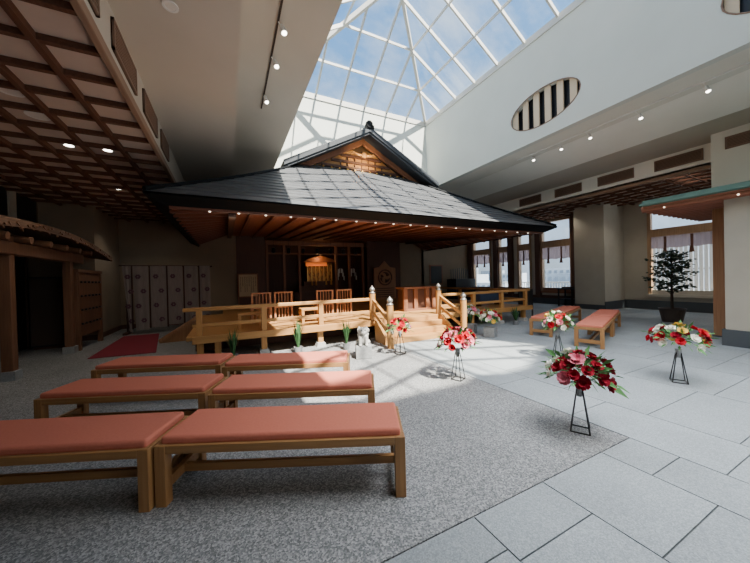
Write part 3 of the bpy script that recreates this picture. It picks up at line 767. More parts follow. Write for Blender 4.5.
# stairs
def stairs():
    o = thing('stage_stairs', 'pale wooden steps leading up to the stage between capped newel posts', 'stairs', (4.13, 5.85, 0))
    hw = 0.95
    for k in range(3):
        y0 = 0.0 + 0.21 * k; z1 = 0.125 * (k + 1)
        MB().box(-hw, hw, y0, 0.585, z1 - 0.125, z1).build('step', M['hinoki'], o, bevel=0.008)
    for s in (-1, 1):
        MB().prism([(0.02, 0.0), (0.535, 0.0), (0.535, 0.5), (0.45, 0.5), (0.02, 0.18)], s * (hw + 0.02) - 0.03, s * (hw + 0.02) + 0.03, 'x').build('stringer', M['hinoki'], o)
        pass
        xl, xu = s * 1.03, s * 1.0
        for nm, x, y, zb, zt in (('lower_newel', xl, -0.28, 0.0, 0.92), ('upper_newel', xu, 0.64, 0.5, 1.14)):
            p = MB().lathe([(0.075, zb), (0.075, zt)], (x, y, 0), 20).build('newel_post', M['hinokiz'], o)
            MB().lathe([(0.078, 0.0), (0.078, 0.03), (0.05, 0.04), (0.045, 0.06), (0.066, 0.085), (0.07, 0.11), (0.05, 0.145), (0.02, 0.17), (0.004, 0.20)], (x, y, zt), 20).build('metal_finial', M['silvergrey'], p, smooth=True)
        MB().beam((xl, -0.28, 0.56), (xu, 0.64, 1.0), 0.06, 0.075).build('handrail', M['hinokiy'], o)
        MB().beam((xl, -0.28, 0.26), (xu, 0.64, 0.72), 0.05, 0.06).build('lower_rail', M['hinokiy'], o)
stairs()

# ------------------------------------------------------------------ alcove
for nm, d in (('wall_alcove_left', (0.2, 0.33, 13.15, 15.5, 0.5, 3.5)), ('wall_alcove_right', (7.9, 8.05, 13.15, 15.5, 0.5, 3.5)), ('wall_alcove_back', (0.2, 8.05, 15.5, 15.65, 0.4, 3.5)),
              ('ceiling_alcove', (0.33, 7.9, 13.15, 15.5, 3.34, 3.5)), ('floor_alcove', (0.2, 8.05, 12.92, 15.5, 0.4, 0.5))):
    struct(nm, MB().box(*d), M['darkwood'])
struct('wall_alcove_panels', MB().box(0.34, 1.42, 13.02, 13.1, 0.5, 3.34), M['darkwood'])
struct('wall_alcove_panel_right', MB().box(6.05, 7.9, 13.02, 13.1, 0.5, 3.34), M['darkwood'])
sc = thing('sanctuary_screen', 'dark wooden post and beam screen in front of the altar recess', 'screen', (3.7, 13.2, 0.5))
MB().box(-2.25, 2.25, -0.08, 0.08, 2.55, 2.72).box(-2.25, 2.25, -0.05, 0.05, 2.15, 2.22).build('lintel', M['redwood'], sc)
for x in (-2.2, -1.5, -0.85, 0.85, 1.5, 2.2): MB().box(x - 0.05, x + 0.05, -0.06, 0.06, 0, 2.6).build('column', M['redwood'], sc)
for s in (-1, 1):
    mb = MB()
    for k in range(6): mb.box(s * (1.55 + 0.12 * k) - 0.012, s * (1.55 + 0.12 * k) + 0.012, -0.01, 0.01, 0, 2.15)
    mb.build('lattice', M['darkwood'], sc)
alt = thing('shrine_altar', 'gilded altar cabinet glowing orange deep inside the shrine', 'altar', (4.05, 14.0, 0.5))
MB().box(-1.3, 1.3, -0.1, 0.6, 0, 0.45).box(-1.0, 1.0, 0.0, 0.6, 0.45, 0.75).box(-0.8, 0.8, 0.1, 0.6, 0.75, 0.95).build('tiered_base', M['darkwood'], alt)
MB().box(-0.62, 0.62, 0.25, 0.6, 0.95, 1.85).build('cabinet', M['altarface'], alt)
for k in range(7): MB().box(-0.6 + 0.2 * k - 0.018, -0.6 + 0.2 * k + 0.018, 0.2, 0.25, 0.95, 1.75).build('pillar', M['gold'], alt)
MB().box(-0.68, 0.35, 0.16, 0.22, 1.68, 1.86).build('orange_valance', M['orange'], alt)
MB().prism([(-0.85, 1.86), (0.85, 1.86), (0.6, 2.02), (0, 2.18), (-0.6, 2.02)], 0.05, 0.65, 'y').build('roof', M['redwood'], alt)
for k, x in enumerate((-0.45, -0.25, 0.25, 0.5)):
    MB().lathe([(0.03, 0), (0.05, 0.05), (0.03, 0.16), (0.045, 0.22)], (x, 0.02, 0.75), 12).build('vase', M['gold'], alt)
pl = bpy.data.lights.new('altar_lamp', 'POINT'); pl.energy = 7; pl.color = (1, 0.5, 0.18); pl.shadow_soft_size = 0.08
plo = bpy.data.objects.new('altar_lamp', pl); C.objects.link(plo); plo.location = (3.9, 13.8, 2.55)
for i, (x, lb_) in enumerate(((4.95, 'white folded paper offering on a stand right of the altar'), (5.6, 'white folded paper offering on a stand far right in the dark recess'))):
    o = thing('paper_offering', lb_, 'paper offering', (x, 13.75, 0.5), 0, 'white paper offerings beside the altar')
    MB().lathe([(0.12, 0), (0.12, 0.03), (0.015, 0.05), (0.015, 1.1)], (0, 0, 0), 10).build('stand', M['darkwood'], o)
    z = MB()
    for s in (-1, 1):
        for k in range(3): z.add([(s * (0.02 + 0.05 * k), -0.02 * k, 1.55 - 0.17 * k), (s * (0.13 + 0.03 * k), -0.02 * k, 1.5 - 0.17 * k), (s * (0.13 + 0.03 * k), -0.02 * k, 1.28 - 0.17 * k), (s * (0.02 + 0.05 * k), -0.02 * k, 1.33 - 0.17 * k)], [(0, 1, 2, 3)])
    z.build('folded_paper', M['paper'], o)
# hanging lanterns along the sanctuary lintel
hl0 = None
hl_lab = ['leftmost dark hanging lantern on the sanctuary lintel', 'second dark hanging lantern from the left on the sanctuary lintel', 'third dark hanging lantern from the left on the sanctuary lintel',
          'dark hanging lantern just left above the altar', 'dark hanging lantern just right above the altar', 'second dark hanging lantern from the right on the sanctuary lintel', 'rightmost dark hanging lantern on the sanctuary lintel']
for k in range(7):
    x = 1.75 + 0.62 * k
    if hl0 is None:
        hl0 = thing('hanging_lantern', hl_lab[0], 'lantern', (x, 13.0, 2.95), 0, 'dark lanterns hanging from the sanctuary lintel')
        MB().tube([(0, 0, 0.35), (0, 0, -0.05)], 0.006, 6).build('chain', M['black'], hl0)
        MB().lathe([(0.02, 0), (0.10, -0.03), (0.07, -0.05), (0.08, -0.2), (0.10, -0.22), (0.02, -0.25)], (0, 0, -0.03), 12).build('lantern_body', M['black'], hl0)
    else: dup(hl0, (x, 13.0, 2.95), 0, hl_lab[k])

# sign board, plaque, picture, organ inside
sb = thing('sign_board', 'tan framed sign board with columns of dark writing behind the left railing', 'sign board', (0.72, 12.7, 0.5))
MB().box(-0.34, 0.34, -0.02, 0.02, 0.42, 1.30).build('board', M['signpaper'], sb)
MB().box(-0.37, 0.37, -0.03, 0.03, 1.29, 1.33).box(-0.37, 0.37, -0.03, 0.03, 0.40, 0.44).box(-0.37, -0.33, -0.03, 0.03, 0, 1.33).box(0.33, 0.37, -0.03, 0.03, 0, 1.33).build('frame', M['redwood'], sb)
ik = MB(); rr = random.Random(5)
for c in range(8):
    x = -0.27 + 0.077 * c; z = 1.2
    while z > 0.62 + 0.2 * (c % 3 == 1):
        for q in range(3):
            ik.box(x - 0.018 + rr.uniform(0, .008), x + 0.016, -0.0215, -0.02, z - 0.012 * q - 0.005, z - 0.012 * q)
        ik.box(x - 0.003, x + 0.003, -0.0215, -0.02, z - 0.035, z + 0.003)
        z -= 0.055
ik.build('ink_writing', M['ink'], sb)
pq = thing('carved_plaque', 'dark house-shaped carved wooden plaque standing right of the altar recess', 'plaque', (6.85, 12.75, 0.5))
MB().prism([(-0.6, 0.0), (0.6, 0.0), (0.6, 1.5), (0.3, 1.55), (0.0, 1.85), (-0.3, 1.55), (-0.6, 1.5)], -0.03, 0.03, 'y').build('board', M['postwood'], pq, bevel=0.01)
MB().tube([(0.36 * math.cos(2 * PI * k / 24), -0.05, 1.05 + 0.36 * math.sin(2 * PI * k / 24)) for k in range(25)], 0.03, 6).build('carved_ring', M['darkwood'], pq)
cv = MB()
for k in range(3):
    a = 2 * PI * k / 3 + 0.5
    pts = [(0.17 * math.cos(a + t) * (1 + t * 0.35), -0.045, 1.05 + 0.17 * math.sin(a + t) * (1 + t * 0.35)) for t in (0, 0.3, 0.7, 1.1, 1.5)]
    cv.tube(pts, [0.09, 0.08, 0.06, 0.035, 0.01], 8)
for k in range(5): cv.box(-0.5, 0.5, -0.045, -0.03, 0.1 + 0.1 * k, 0.14 + 0.1 * k)
cv.build('carving', M['darkwood'], pq)
pf = thing('framed_picture', 'dark framed picture on the wall behind the offering desk', 'picture', (11.8, 15.12, 1.65))
MB().box(-0.5, 0.5, -0.04, 0.0, -0.62, 0.62).build('frame', M['redwood'], pf)
MB().box(-0.42, 0.42, -0.05, -0.04, -0.54, 0.54).build('picture', M['black'], pf)
og = thing('upright_organ', 'black upright organ with silvery pipes by the far back wall', 'organ', (13.4, 14.55, 0.0))
MB().box(-0.8, 0.8, -0.35, 0.5, 0.0, 1.35).build('case', M['black'], og, bevel=0.01)
MB().box(-0.75, 0.75, -0.6, -0.35, 0.72, 0.82).build('keyboard', M['black'], og)
pb = MB()
for k in range(9): pb.tube([(-0.7 + 0.175 * k, 0.2, 1.35), (-0.7 + 0.175 * k, 0.2, 2.05 - 0.02 * abs(k - 4))], 0.025, 8)
pb.build('pipes', M['base'], og)

# offering desk behind the steps
dk = thing('offering_desk', 'reddish brown offering desk with slatted front at the top of the steps', 'desk', (5.27, 7.75, 0.5), 0.0)
MB().box(-0.6, 0.6, -0.25, 0.25, 0.66, 0.72).build('desk_top', M['redwood'], dk, bevel=0.006)
MB().box(-0.56, 0.56, -0.12, 0.2, 0.05, 0.64).build('inner_case', M['darkwood'], dk)
MB().box(-0.6, 0.6, -0.22, 0.22, 0.0, 0.06).build('plinth', M['redwood'], dk)
for x in (-0.52, -0.15, 0.28, 0.52): MB().box(x - 0.065, x + 0.065, -0.2, -0.13, 0.06, 0.66).build('front_panel', M['redwood'], dk)

# spindle chairs and stools on stage
ch = thing('spindle_chair', 'reddish spindle-backed chair, left one of the left pair on stage', 'chair', (0.72, 7.9, PZ), 0.0, 'spindle-backed chairs on the stage')
MB().box(-0.22, 0.22, -0.2, 0.22, 0.34, 0.38).build('seat', M['chairwood'], ch, bevel=0.005)
MB().box(-0.23, 0.23, -0.24, -0.17, 0.70, 0.735).build('back_rail', M['chairwood'], ch, bevel=0.005)
for k in range(6): MB().box(-0.19 + 0.076 * k - 0.009, -0.19 + 0.076 * k + 0.009, -0.21, -0.19, 0.05, 0.71).build('spindle', M['chairwood'], ch)
for sx in (-1, 1):
    MB().box(sx * 0.21 - 0.018, sx * 0.21 + 0.018, 0.17, 0.21, 0, 0.36).build('leg', M['chairwood'], ch)
    MB().box(sx * 0.21 - 0.018, sx * 0.21 + 0.018, -0.225, -0.185, 0, 0.72).build('leg', M['chairwood'], ch)
MB().box(-0.21, 0.21, -0.21, -0.19, 0.03, 0.06).build('stretcher', M['chairwood'], ch)
dup(ch, (1.22, 7.9, PZ), 0.1, 'reddish spindle-backed chair, right one of the left pair on stage')
dup(ch, (2.32, 7.9, PZ), -0.05, 'reddish spindle-backed chair, left one of the right pair on stage')
dup(ch, (2.83, 7.9, PZ), 0.1, 'reddish spindle-backed chair, right one of the right pair on stage')
st = thing('wooden_stool', 'pale wooden stool frame behind the left part of the railing', 'stool', (0.42, 7.05, PZ), 0.0, 'pale wooden stools behind the railing')
MB().box(-0.25, 0.25, -0.17, 0.17, 0.29, 0.335).build('seat', M['hinoki'], st, bevel=0.004)
for sx in (-1, 1):
    for sy in (-1, 1): MB().box(sx * 0.215 - 0.03, sx * 0.215 + 0.03, sy * 0.14 - 0.025, sy * 0.14 + 0.025, 0, 0.29).build('leg', M['hinokiz'], st)
dup(st, (1.78, 7.15, PZ), 0.0, 'pale wooden stool frame behind the middle railing post')
nv = thing('covered_bench', 'low bench under navy cloth behind the right railing', 'bench', (7.9, 7.35, PZ))
MB().box(-0.55, 0.55, -0.2, 0.2, 0.12, 0.40).build('navy_cover', M['blue'], nv, bevel=0.02)
for sx in (-1, 1): MB().box(sx * 0.5 - 0.03, sx * 0.5 + 0.03, -0.16, 0.16, 0, 0.12).build('leg', M['darkwood'], nv)
bs = thing('black_slat_screen', 'low black slatted screen at the right end of the stage', 'screen', (9.35, 7.0, 0.0))
MB().box(-0.36, 0.36, -0.02, 0.02, 0.40, 0.46).box(-0.36, 0.36, -0.02, 0.02, 0.94, 1.0).box(-0.36, -0.32, -0.02, 0.02, 0, 1.0).box(0.32, 0.36, -0.02, 0.02, 0, 1.0).build('frame', M['black'], bs)
mb = MB()
for k in range(9): mb.box(-0.3 + 0.072 * k - 0.024, -0.3 + 0.072 * k + 0.024, -0.012, 0.012, 0.44, 0.95)
mb.build('slats', M['black'], bs)

# ------------------------------------------------------------------ curtain screen, carpet, ramp
cs = thing('curtain_screen', 'standing white cloth screen of six panels with dark crests by the back wall', 'curtain screen', (-1.68, 11.5, 0.0))
MB().tube([(-1.25, 0, 2.10), (1.22, 0, 2.06)], 0.025, 8).build('top_pole', M['ribbon'], cs)
for x in (-1.1, 1.1):
    p = MB().tube([(x, 0.05, 0.04), (x, 0.05, 2.08)], 0.025, 8).build('stand_post', M['ribbon'], cs)
    MB().box(x - 0.06, x + 0.06, -0.25, 0.3, 0, 0.06).build('foot', M['ribbon'], p)
edges = [(-1.17, -0.95), (-0.92, -0.53), (-0.48, -0.07), (-0.03, 0.37), (0.42, 0.80), (0.85, 1.16)]
for i, (a, b) in enumerate(edges):
    mb = MB(); n = 8; m_ = 10
    for y_ in (0,):
        vs = []; fs = []
        for r_ in range(m_ + 1):
            t = r_ / m_; z = 2.08 - t * (2.02 - 0.05 * i)
            sq = 0.16 * t if i == 0 else 0.05 * t * (1 if i == 1 else 0)
            for c_ in range(n + 1):
                x = a + sq + (b - a - sq) * c_ / n
                vs.append((x, -0.05 + 0.018 * math.sin(c_ * 1.5 + i) * (0.4 + t) - 0.05 * t, z))
        for r_ in range(m_):
            for c_ in range(n):
                k = r_ * (n + 1) + c_; fs.append((k, k + 1, k + n + 2, k + n + 1))
        mb.add(vs, fs)
    p = mb.build('cloth_panel', M['cloth'], cs, smooth=True)
    for j, zz in enumerate((1.75, 1.3, 0.85, 0.40)):
        cxx = a + (b - a) * (0.35 if j % 2 == 0 else 0.68) + (0.06 if i == 0 else 0)
        cr_ = MB()
        for q in range(6):
            aa = 2 * PI * q / 6
            cr_.sphere((cxx + 0.045 * math.cos(aa), -0.085 - 0.03 * (2.08 - zz) / 2, zz + 0.045 * math.sin(aa)), 0.03, 0.006, 0.03, 8, 5)
        cr_.build('crest_print', M['crest'], p)
    if i: MB().add([(a - 0.035, -0.07, 2.08), (a + 0.005, -0.07, 2.08), (a + 0.005, -0.125, 0.15), (a - 0.035, -0.125, 0.15)], [(0, 1, 2, 3)]).build('ribbon', M['ribbon'], cs)
rc = MB().add([(-2.62, 8.1, 0.0), (-1.45, 8.0, 0.0), (-1.9, 11.0, 0.0), (-2.75, 11.0, 0.0), (-2.62, 8.1, 0.014), (-1.45, 8.0, 0.014), (-1.9, 11.0, 0.014), (-2.75, 11.0, 0.014)],
              [(0, 1, 2, 3), (4, 5, 6, 7), (0, 1, 5, 4), (1, 2, 6, 5), (2, 3, 7, 6), (3, 0, 4, 7)])
tag(rc.build('red_carpet', M['carpet']), 'dark red carpet on the floor in front of the cloth screen', 'carpet')
rp = thing('wooden_ramp', 'brown wooden ramp rising to the left end of the stage', 'ramp', (-1.2, 10.1, 0))
MB().prism([(-0.40, 0.0), (0.44, 0.0), (0.44, 0.5), (0.32, 0.5)], -0.9, 0.9, 'y').build('ramp_deck', M['postwood'], rp)
MB().prism([(-0.38, 0.02), (0.44, 0.56), (0.44, 0.64), (-0.40, 0.1)], -0.96, -0.9, 'y').build('side_kerb', M['postwood'], rp)

# ------------------------------------------------------------------ left gate
def gate():
    o = thing('roofed_gate', 'rustic wooden gate with arched bark roof in the dark left corner', 'gate', (-3.2, 8.0, 0))
    for y in (-1.0, 1.08):
        p = MB().box(-0.09, 0.05, y - 0.07, y + 0.07, 0.14, 2.35).build('post', M['gatewood'], o, bevel=0.008)
        MB().box(-0.12, 0.08, y - 0.10, y + 0.10, 0.0, 0.15).build('post_base', M['granitedk'], p)
    MB().box(-0.09, 0.09, -1.6, 1.6, 2.05, 2.25).build('lintel', M['gatewood'], o, bevel=0.01)
    for k in range(6):
        y = -1.5 + 0.62 * k
        MB().tube([(-0.7, y, 2.42), (0.24, y, 2.30)], 0.06, 10).build('log_rafter', M['gatewood'], o)
    rf = MB()
    n = 16; prof = [(0.30, 0.0), (0.30, 0.12), (-0.3, 0.28), (-1.0, 0.42), (-1.0, 0.28), (-0.3, 0.12)]
    ys = [-2.4 + 5.2 * k / n for k in range(n + 1)]
    zc = lambda y: 2.40 + 0.22 - 0.045 * (y + 0.2) ** 2 * 0.8
    vs = []; fs = []
    for y in ys:
        for (x, z) in prof: vs.append((x, y, zc(y) + z - 0.12))
    m_ = len(prof)
    for k in range(n):
        for j in range(m_):
            a = k * m_ + j; b = k * m_ + (j + 1) % m_; fs.append((a, b, b + m_, a + m_))
    fs.append(tuple(range(m_))); fs.append(tuple(range(n * m_, n * m_ + m_)))
    rf.add(vs, fs).build('bark_roof', M['bark'], o)
    br = MB()
    for k in range(40):
        y = -2.4 + 5.2 * k / 40 + random.uniform(0, 0.1)
        br.beam((0.31, y, zc(y) - random.uniform(0.02, 0.16)), (0.27, y + random.uniform(0.15, 0.35), zc(y) - random.uniform(0.0, 0.16)), 0.02, 0.025)
    br.build('bark_fringe', M['gatewood'], o)
gate()
pn = thing('votive_board', 'reddish wooden rack of hanging votive plaques at the left photo edge', 'votive rack', (-3.22, 5.95, 0))
MB().box(-0.06, -0.02, -0.95, 0.86, 0.15, 2.0).build('back_board', M['gatewood'], pn)
MB().box(-0.12, -0.06, 0.76, 0.84, 0, 2.0).box(-0.12, -0.06, -0.95, -0.87, 0, 2.0).build('upright', M['gatewood'], pn)
for r_ in range(3):
    for k in range(6):
        y = 0.70 - 0.24 * k; z = 1.02 - 0.34 * r_
        MB().prism([(y - 0.09, z - 0.09), (y + 0.09, z - 0.09), (y + 0.09, z + 0.05), (y, z + 0.11), (y - 0.09, z + 0.05)], -0.015, 0.005, 'x').build('plaque', M['hinoki'], pn)
eb = thing('peg_board', 'freestanding brown wooden board with rows of dark pegs behind the gate post', 'board', (-3.15, 9.95, 0))
MB().box(-0.03, 0.03, -0.72, 0.72, 0.32, 1.85).build('board', M['gatewood'], eb, bevel=0.005)
MB().box(-0.05, 0.06, -0.74, 0.74, 1.83, 1.9).build('cap', M['gatewood'], eb)
for y in (-0.66, 0.66): MB().box(-0.05, 0.05, y - 0.04, y + 0.04, 0, 1.85).build('leg', M['gatewood'], eb)
for r_ in range(4):
    for k in range(6): MB().tube([(0.03, -0.55 + 0.22 * k, 1.6 - 0.33 * r_), (0.07, -0.55 + 0.22 * k, 1.6 - 0.33 * r_)], 0.025, 8).build('peg', M['black'], eb)
dp = thing('dark_column', 'tall dark doorframe column standing in the shadow behind the gate', 'cabinet', (-3.95, 10.3, 0))  # dark column of the doorway frame, built as a plain upright box
MB().box(-0.3, 0.3, -0.3, 0.3, 0.06, 1.75).build('case', M['black'], dp, bevel=0.01)
MB().box(-0.26, 0.26, -0.26, 0.26, 0, 0.06).build('plinth', M['darkwood'], dp)
MB().box(-0.28, 0.28, -0.32, -0.3, 0.1, 1.7).build('column_face', M['grille_dark'], dp)

# ------------------------------------------------------------------ kiosk and post at right
kk = MB().box(8.82, 10.8, -6, 2.2, 0, 2.98)
struct('wall_kiosk', kk, M['beige'])
struct('baseboard_kiosk', MB().box(8.78, 8.82, -6, 2.2, 0, 0.32).box(8.78, 10.8, 2.2, 2.24, 0, 0.32), M['base'])
kr = thing('kiosk_roof', 'green copper canopy roof with ribbed wooden underside at the right edge', 'roof', (8.5, 1.0, 2.97))
MB().add([(0, -6, 0.0), (0, 2.36, 0.0), (0, 2.36, 0.13), (0, -6, 0.13), (3.0, -6, 0.62), (3.0, 2.36, 0.62), (3.0, 2.36, 0.5), (3.0, -6, 0.5)],
         [(0, 1, 2, 3), (3, 2, 5, 4), (0, 1, 6, 7), (1, 2, 5, 6), (4, 5, 6, 7)]).build('copper_sheet', M['copper'], kr)
MB().box(-0.05, 0.02, -6, 2.40, 0.02, 0.07).build('drip_edge', M['copper'], kr)
MB().box(0.0, 3.4, -6, 2.34, -0.03, 0.0).build('ceiling_boards', M['soffitwood'], kr)
for k in range(13):
    x = 0.12 + 0.26 * k
    MB().tube([(x, -3.5, -0.05), (x, 2.40, -0.05)], 0.075, 10).build('log_rafter', M['soffitwood'], kr)
MB().box(0.04, 0.12, -6, 2.36, -0.06, 0.02).build('fascia_board', M['redwood'], kr)
for y in (2.0, 0.95): MB().sphere((0.05, y, -0.08), 0.018, 0.018, 0.018, 8, 6).build('bulb', M['bulb'], kr)
ps = thing('kiosk_post', 'thick brown square post holding the green canopy right of the window', 'post', (9.92, 2.52, 0))
MB().box(-0.11, 0.11, -0.11, 0.11, 0.0, 2.94).build('shaft', M['postwood'], ps, bevel=0.01)
MB().box(-0.125, 0.125, -0.125, 0.125, 0.0, 0.03).build('shoe', M['base'], ps)
del_ = None

# ------------------------------------------------------------------ benches
def bench(name, label, L_, D_, h, group, cm):
    o = thing(name, label, 'bench', (0, 0, 0), 0, group)
    hw, hd = L_ / 2, D_ / 2
    lw = 0.07
    for sx in (-1, 1):
        for sy in (-1, 1):
            x, y = sx * (hw - lw / 2), sy * (hd - lw / 2)
            MB().box(x - lw / 2, x + lw / 2, y - lw / 2, y + lw / 2, 0.0, h - 0.0).build('leg', M['benchz'], o, bevel=0.004)
    ap = MB()
    for sy in (-1, 1): ap.box(-hw + lw, hw - lw, sy * (hd - 0.018) - 0.016, sy * (hd - 0.018) + 0.016, h - 0.058, h - 0.002)
    for sx in (-1, 1): ap.box(sx * (hw - 0.018) - 0.016, sx * (hw - 0.018) + 0.016, -hd + lw, hd - lw, h - 0.058, h - 0.002)
    ap.build('apron', M['bench'], o, bevel=0.003)
    MB().box(-hw + 0.05, hw - 0.05, -hd + 0.04, hd - 0.04, h - 0.03, h - 0.008).build('seat_board', M['bench'], o)
    for sx in (-1, 1):
        MB().box(sx * (hw - 0.035) - 0.018, sx * (hw - 0.035) + 0.018, -hd + lw, hd - lw, 0.09, 0.16).build('end_stretcher', M['bench'], o)
    MB().box(-hw + 0.05, hw - 0.05, -0.018, 0.018, 0.095, 0.152).build('long_stretcher', M['bench'], o)
    c = MB().box(-hw + 0.025, hw - 0.025, -hd + 0.025, hd - 0.025, h - 0.012, h + 0.05).build('cushion', cm, o, bevel=0.022)
    c.modifiers['bevel'].segments = 4
    return o
def place_corner(fl_, fr_, D_, L_):
    a = math.atan2(fr_[1] - fl_[1], fr_[0] - fl_[0]); c, s = math.cos(a), math.sin(a)
    m_ = ((fl_[0] + fr_[0]) / 2, (fl_[1] + fr_[1]) / 2)
    return (m_[0] - s * D_ / 2, m_[1] + c * D_ / 2, 0.0), a
BL, BD, BH = 1.62, 0.50, 0.415
B0 = bench('cushioned_bench', 'x', BL, BD, BH, 'salmon cushioned benches set out in three rows', M['cushion'])
rows = [(((-0.475, 2.445), (1.0, 1.755)), 'salmon-cushioned wooden bench nearest the camera, right one of the front row'),
        (((-1.99, 3.055), (-0.505, 2.42)), 'salmon-cushioned wooden bench of the front row cut by the left photo edge'),
        (((-0.205, 3.30), (1.265, 2.62)), 'salmon-cushioned wooden bench of the middle row, right one, partly in sun'),
        (((-1.71, 4.04), (-0.235, 3.385)), 'salmon-cushioned wooden bench of the middle row, left one, in shade'),
        (((-0.085, 4.285), (1.37, 3.65)), 'salmon-cushioned wooden bench of the back row, right one, below the sunlit railing'),
        (((-1.60, 5.05), (-0.125, 4.43)), 'salmon-cushioned wooden bench of the back row, left one, near the red carpet')]
for i, ((a, b), lab) in enumerate(rows):
    p, r_ = place_corner(a, b, BD, BL)
    if i == 0: B0.location = p; B0.rotation_euler = (0, 0, r_); B0['label'] = lab
    else: dup(B0, p, r_, lab)
def along(p, q, t0, t1):
    return [(p[0] + (q[0] - p[0]) * t, p[1] + (q[1] - p[1]) * t) for t in (t0, t1)]
rb_labels = ['salmon-cushioned bench at far right in front of the beige pillar, nearer one of its line', 'salmon-cushioned bench at far right in front of the beige pillar, farther one of its line',
             'salmon-cushioned bench beside the stage end, nearer one of the left right-hand line', 'salmon-cushioned bench under the windows, farther one of the left right-hand line']
for i, (x, y, a) in enumerate(((7.22, 3.72, 19.9), (8.86, 4.31, 19.9), (7.52, 4.94, 19.0), (9.14, 5.50, 19.0))):
    dup(B0, (x, y, 0), math.radians(a), rb_labels[i], 'salmon cushioned benches on the window side')

p, r_ = place_corner((-0.475, 2.445), (1.055, 1.73), BD, BL)
B0.location = p; B0.scale = (1.69 / BL, 1, 1)

# ------------------------------------------------------------------ flowers
def bloom_mesh(name, m, petals=9, r=0.05, layers=2):
    mb = MB(); rr = random.Random(name)
    for ly in range(layers):
        n = petals - 2 * ly
        for k in range(n):
            a = 2 * PI * k / n + ly * 0.4 + rr.uniform(-.1, .1)
            el = 0.25 + 0.55 * ly + rr.uniform(-.1, .15)
            rad = r * (1 - 0.25 * ly)
            d = Vector((math.cos(a) * math.cos(el), math.sin(a) * math.cos(el), math.sin(el))); s = Vector((-math.sin(a), math.cos(a), 0))
            u = d.cross(s)
            p0 = Vector((0, 0, 0)); p1 = d * rad * 0.55 - u * rad * 0.08; p2 = d * rad
            wv = rad * 0.42
            mb.add([p0 - s * wv * 0.25, p0 + s * wv * 0.25, p1 + s * wv, p1 - s * wv, p2 + s * wv * 0.55 + Vector((0, 0, rad * 0.12)), p2 - s * wv * 0.55 + Vector((0, 0, rad * 0.12))], [(0, 1, 2, 3), (3, 2, 4, 5)])
    o = mb.build(name, m)
    return o
def fol_mesh(seed, R, Hh, n, c, leaf=0.10, sprays=0):
    rr = random.Random(seed); mb = MB()
    for i in range(n):
        a = rr.uniform(0, 2 * PI); el = rr.uniform(-0.45, 1.2); d = Vector((math.cos(a) * math.cos(el), math.sin(a) * math.cos(el), math.sin(el)))
        st_ = Vector(c) + Vector((d.x * R, d.y * R, d.z * Hh)) * rr.uniform(0.3, 0.95)
        L_ = leaf * rr.uniform(0.7, 1.4); s = d.cross(Vector((0, 0, 1))); s = s.normalized() if s.length > .01 else Vector((1, 0, 0))
        s = (s + Vector((rr.uniform(-1, 1), rr.uniform(-1, 1), rr.uniform(-1, 1)))).normalized()
        dr = Vector((0, 0, -L_ * 0.15)); wv = L_ * 0.17
        mb.add([st_, st_ + d * L_ * 0.45 + s * wv, st_ + d * L_ + dr, st_ + d * L_ * 0.45 - s * wv], [(0, 1, 2, 3)])
    for i in range(sprays):
        a = rr.uniform(0, 2 * PI); el = rr.uniform(-0.25, 0.7); d = Vector((math.cos(a) * math.cos(el), math.sin(a) * math.cos(el), math.sin(el)))
        p = Vector(c); q = p + Vector((d.x * R, d.y * R, d.z * Hh)) * rr.uniform(1.0, 1.35) + Vector((0, 0, -0.03))
        mb.tube([p, (p + q) / 2 + Vector((0, 0, 0.03)), q], [0.004, 0.003, 0.002], 4)
        for k in range(7):
            t = 0.45 + 0.08 * k; b = p.lerp(q, t); s = d.cross(Vector((0, 0, 1))).normalized() * (1 if k % 2 else -1)
            mb.add([b, b + s * 0.02 + d * 0.03, b + s * 0.012 + d * 0.065, b + d * 0.025 - s * 0.004], [(0, 1, 2, 3)])
    return mb
BLOOM = {}
for nm, mt in (('red_flower', 'red'), ('dark_red_flower', 'dkred'), ('pink_flower', 'pink'), ('white_flower', 'white'), ('lilac_flower', 'lilac'), ('yellow_flower', 'yellow')):
    b = bloom_mesh(nm, M[mt]); BLOOM[nm] = b.data; bpy.data.objects.remove(b)
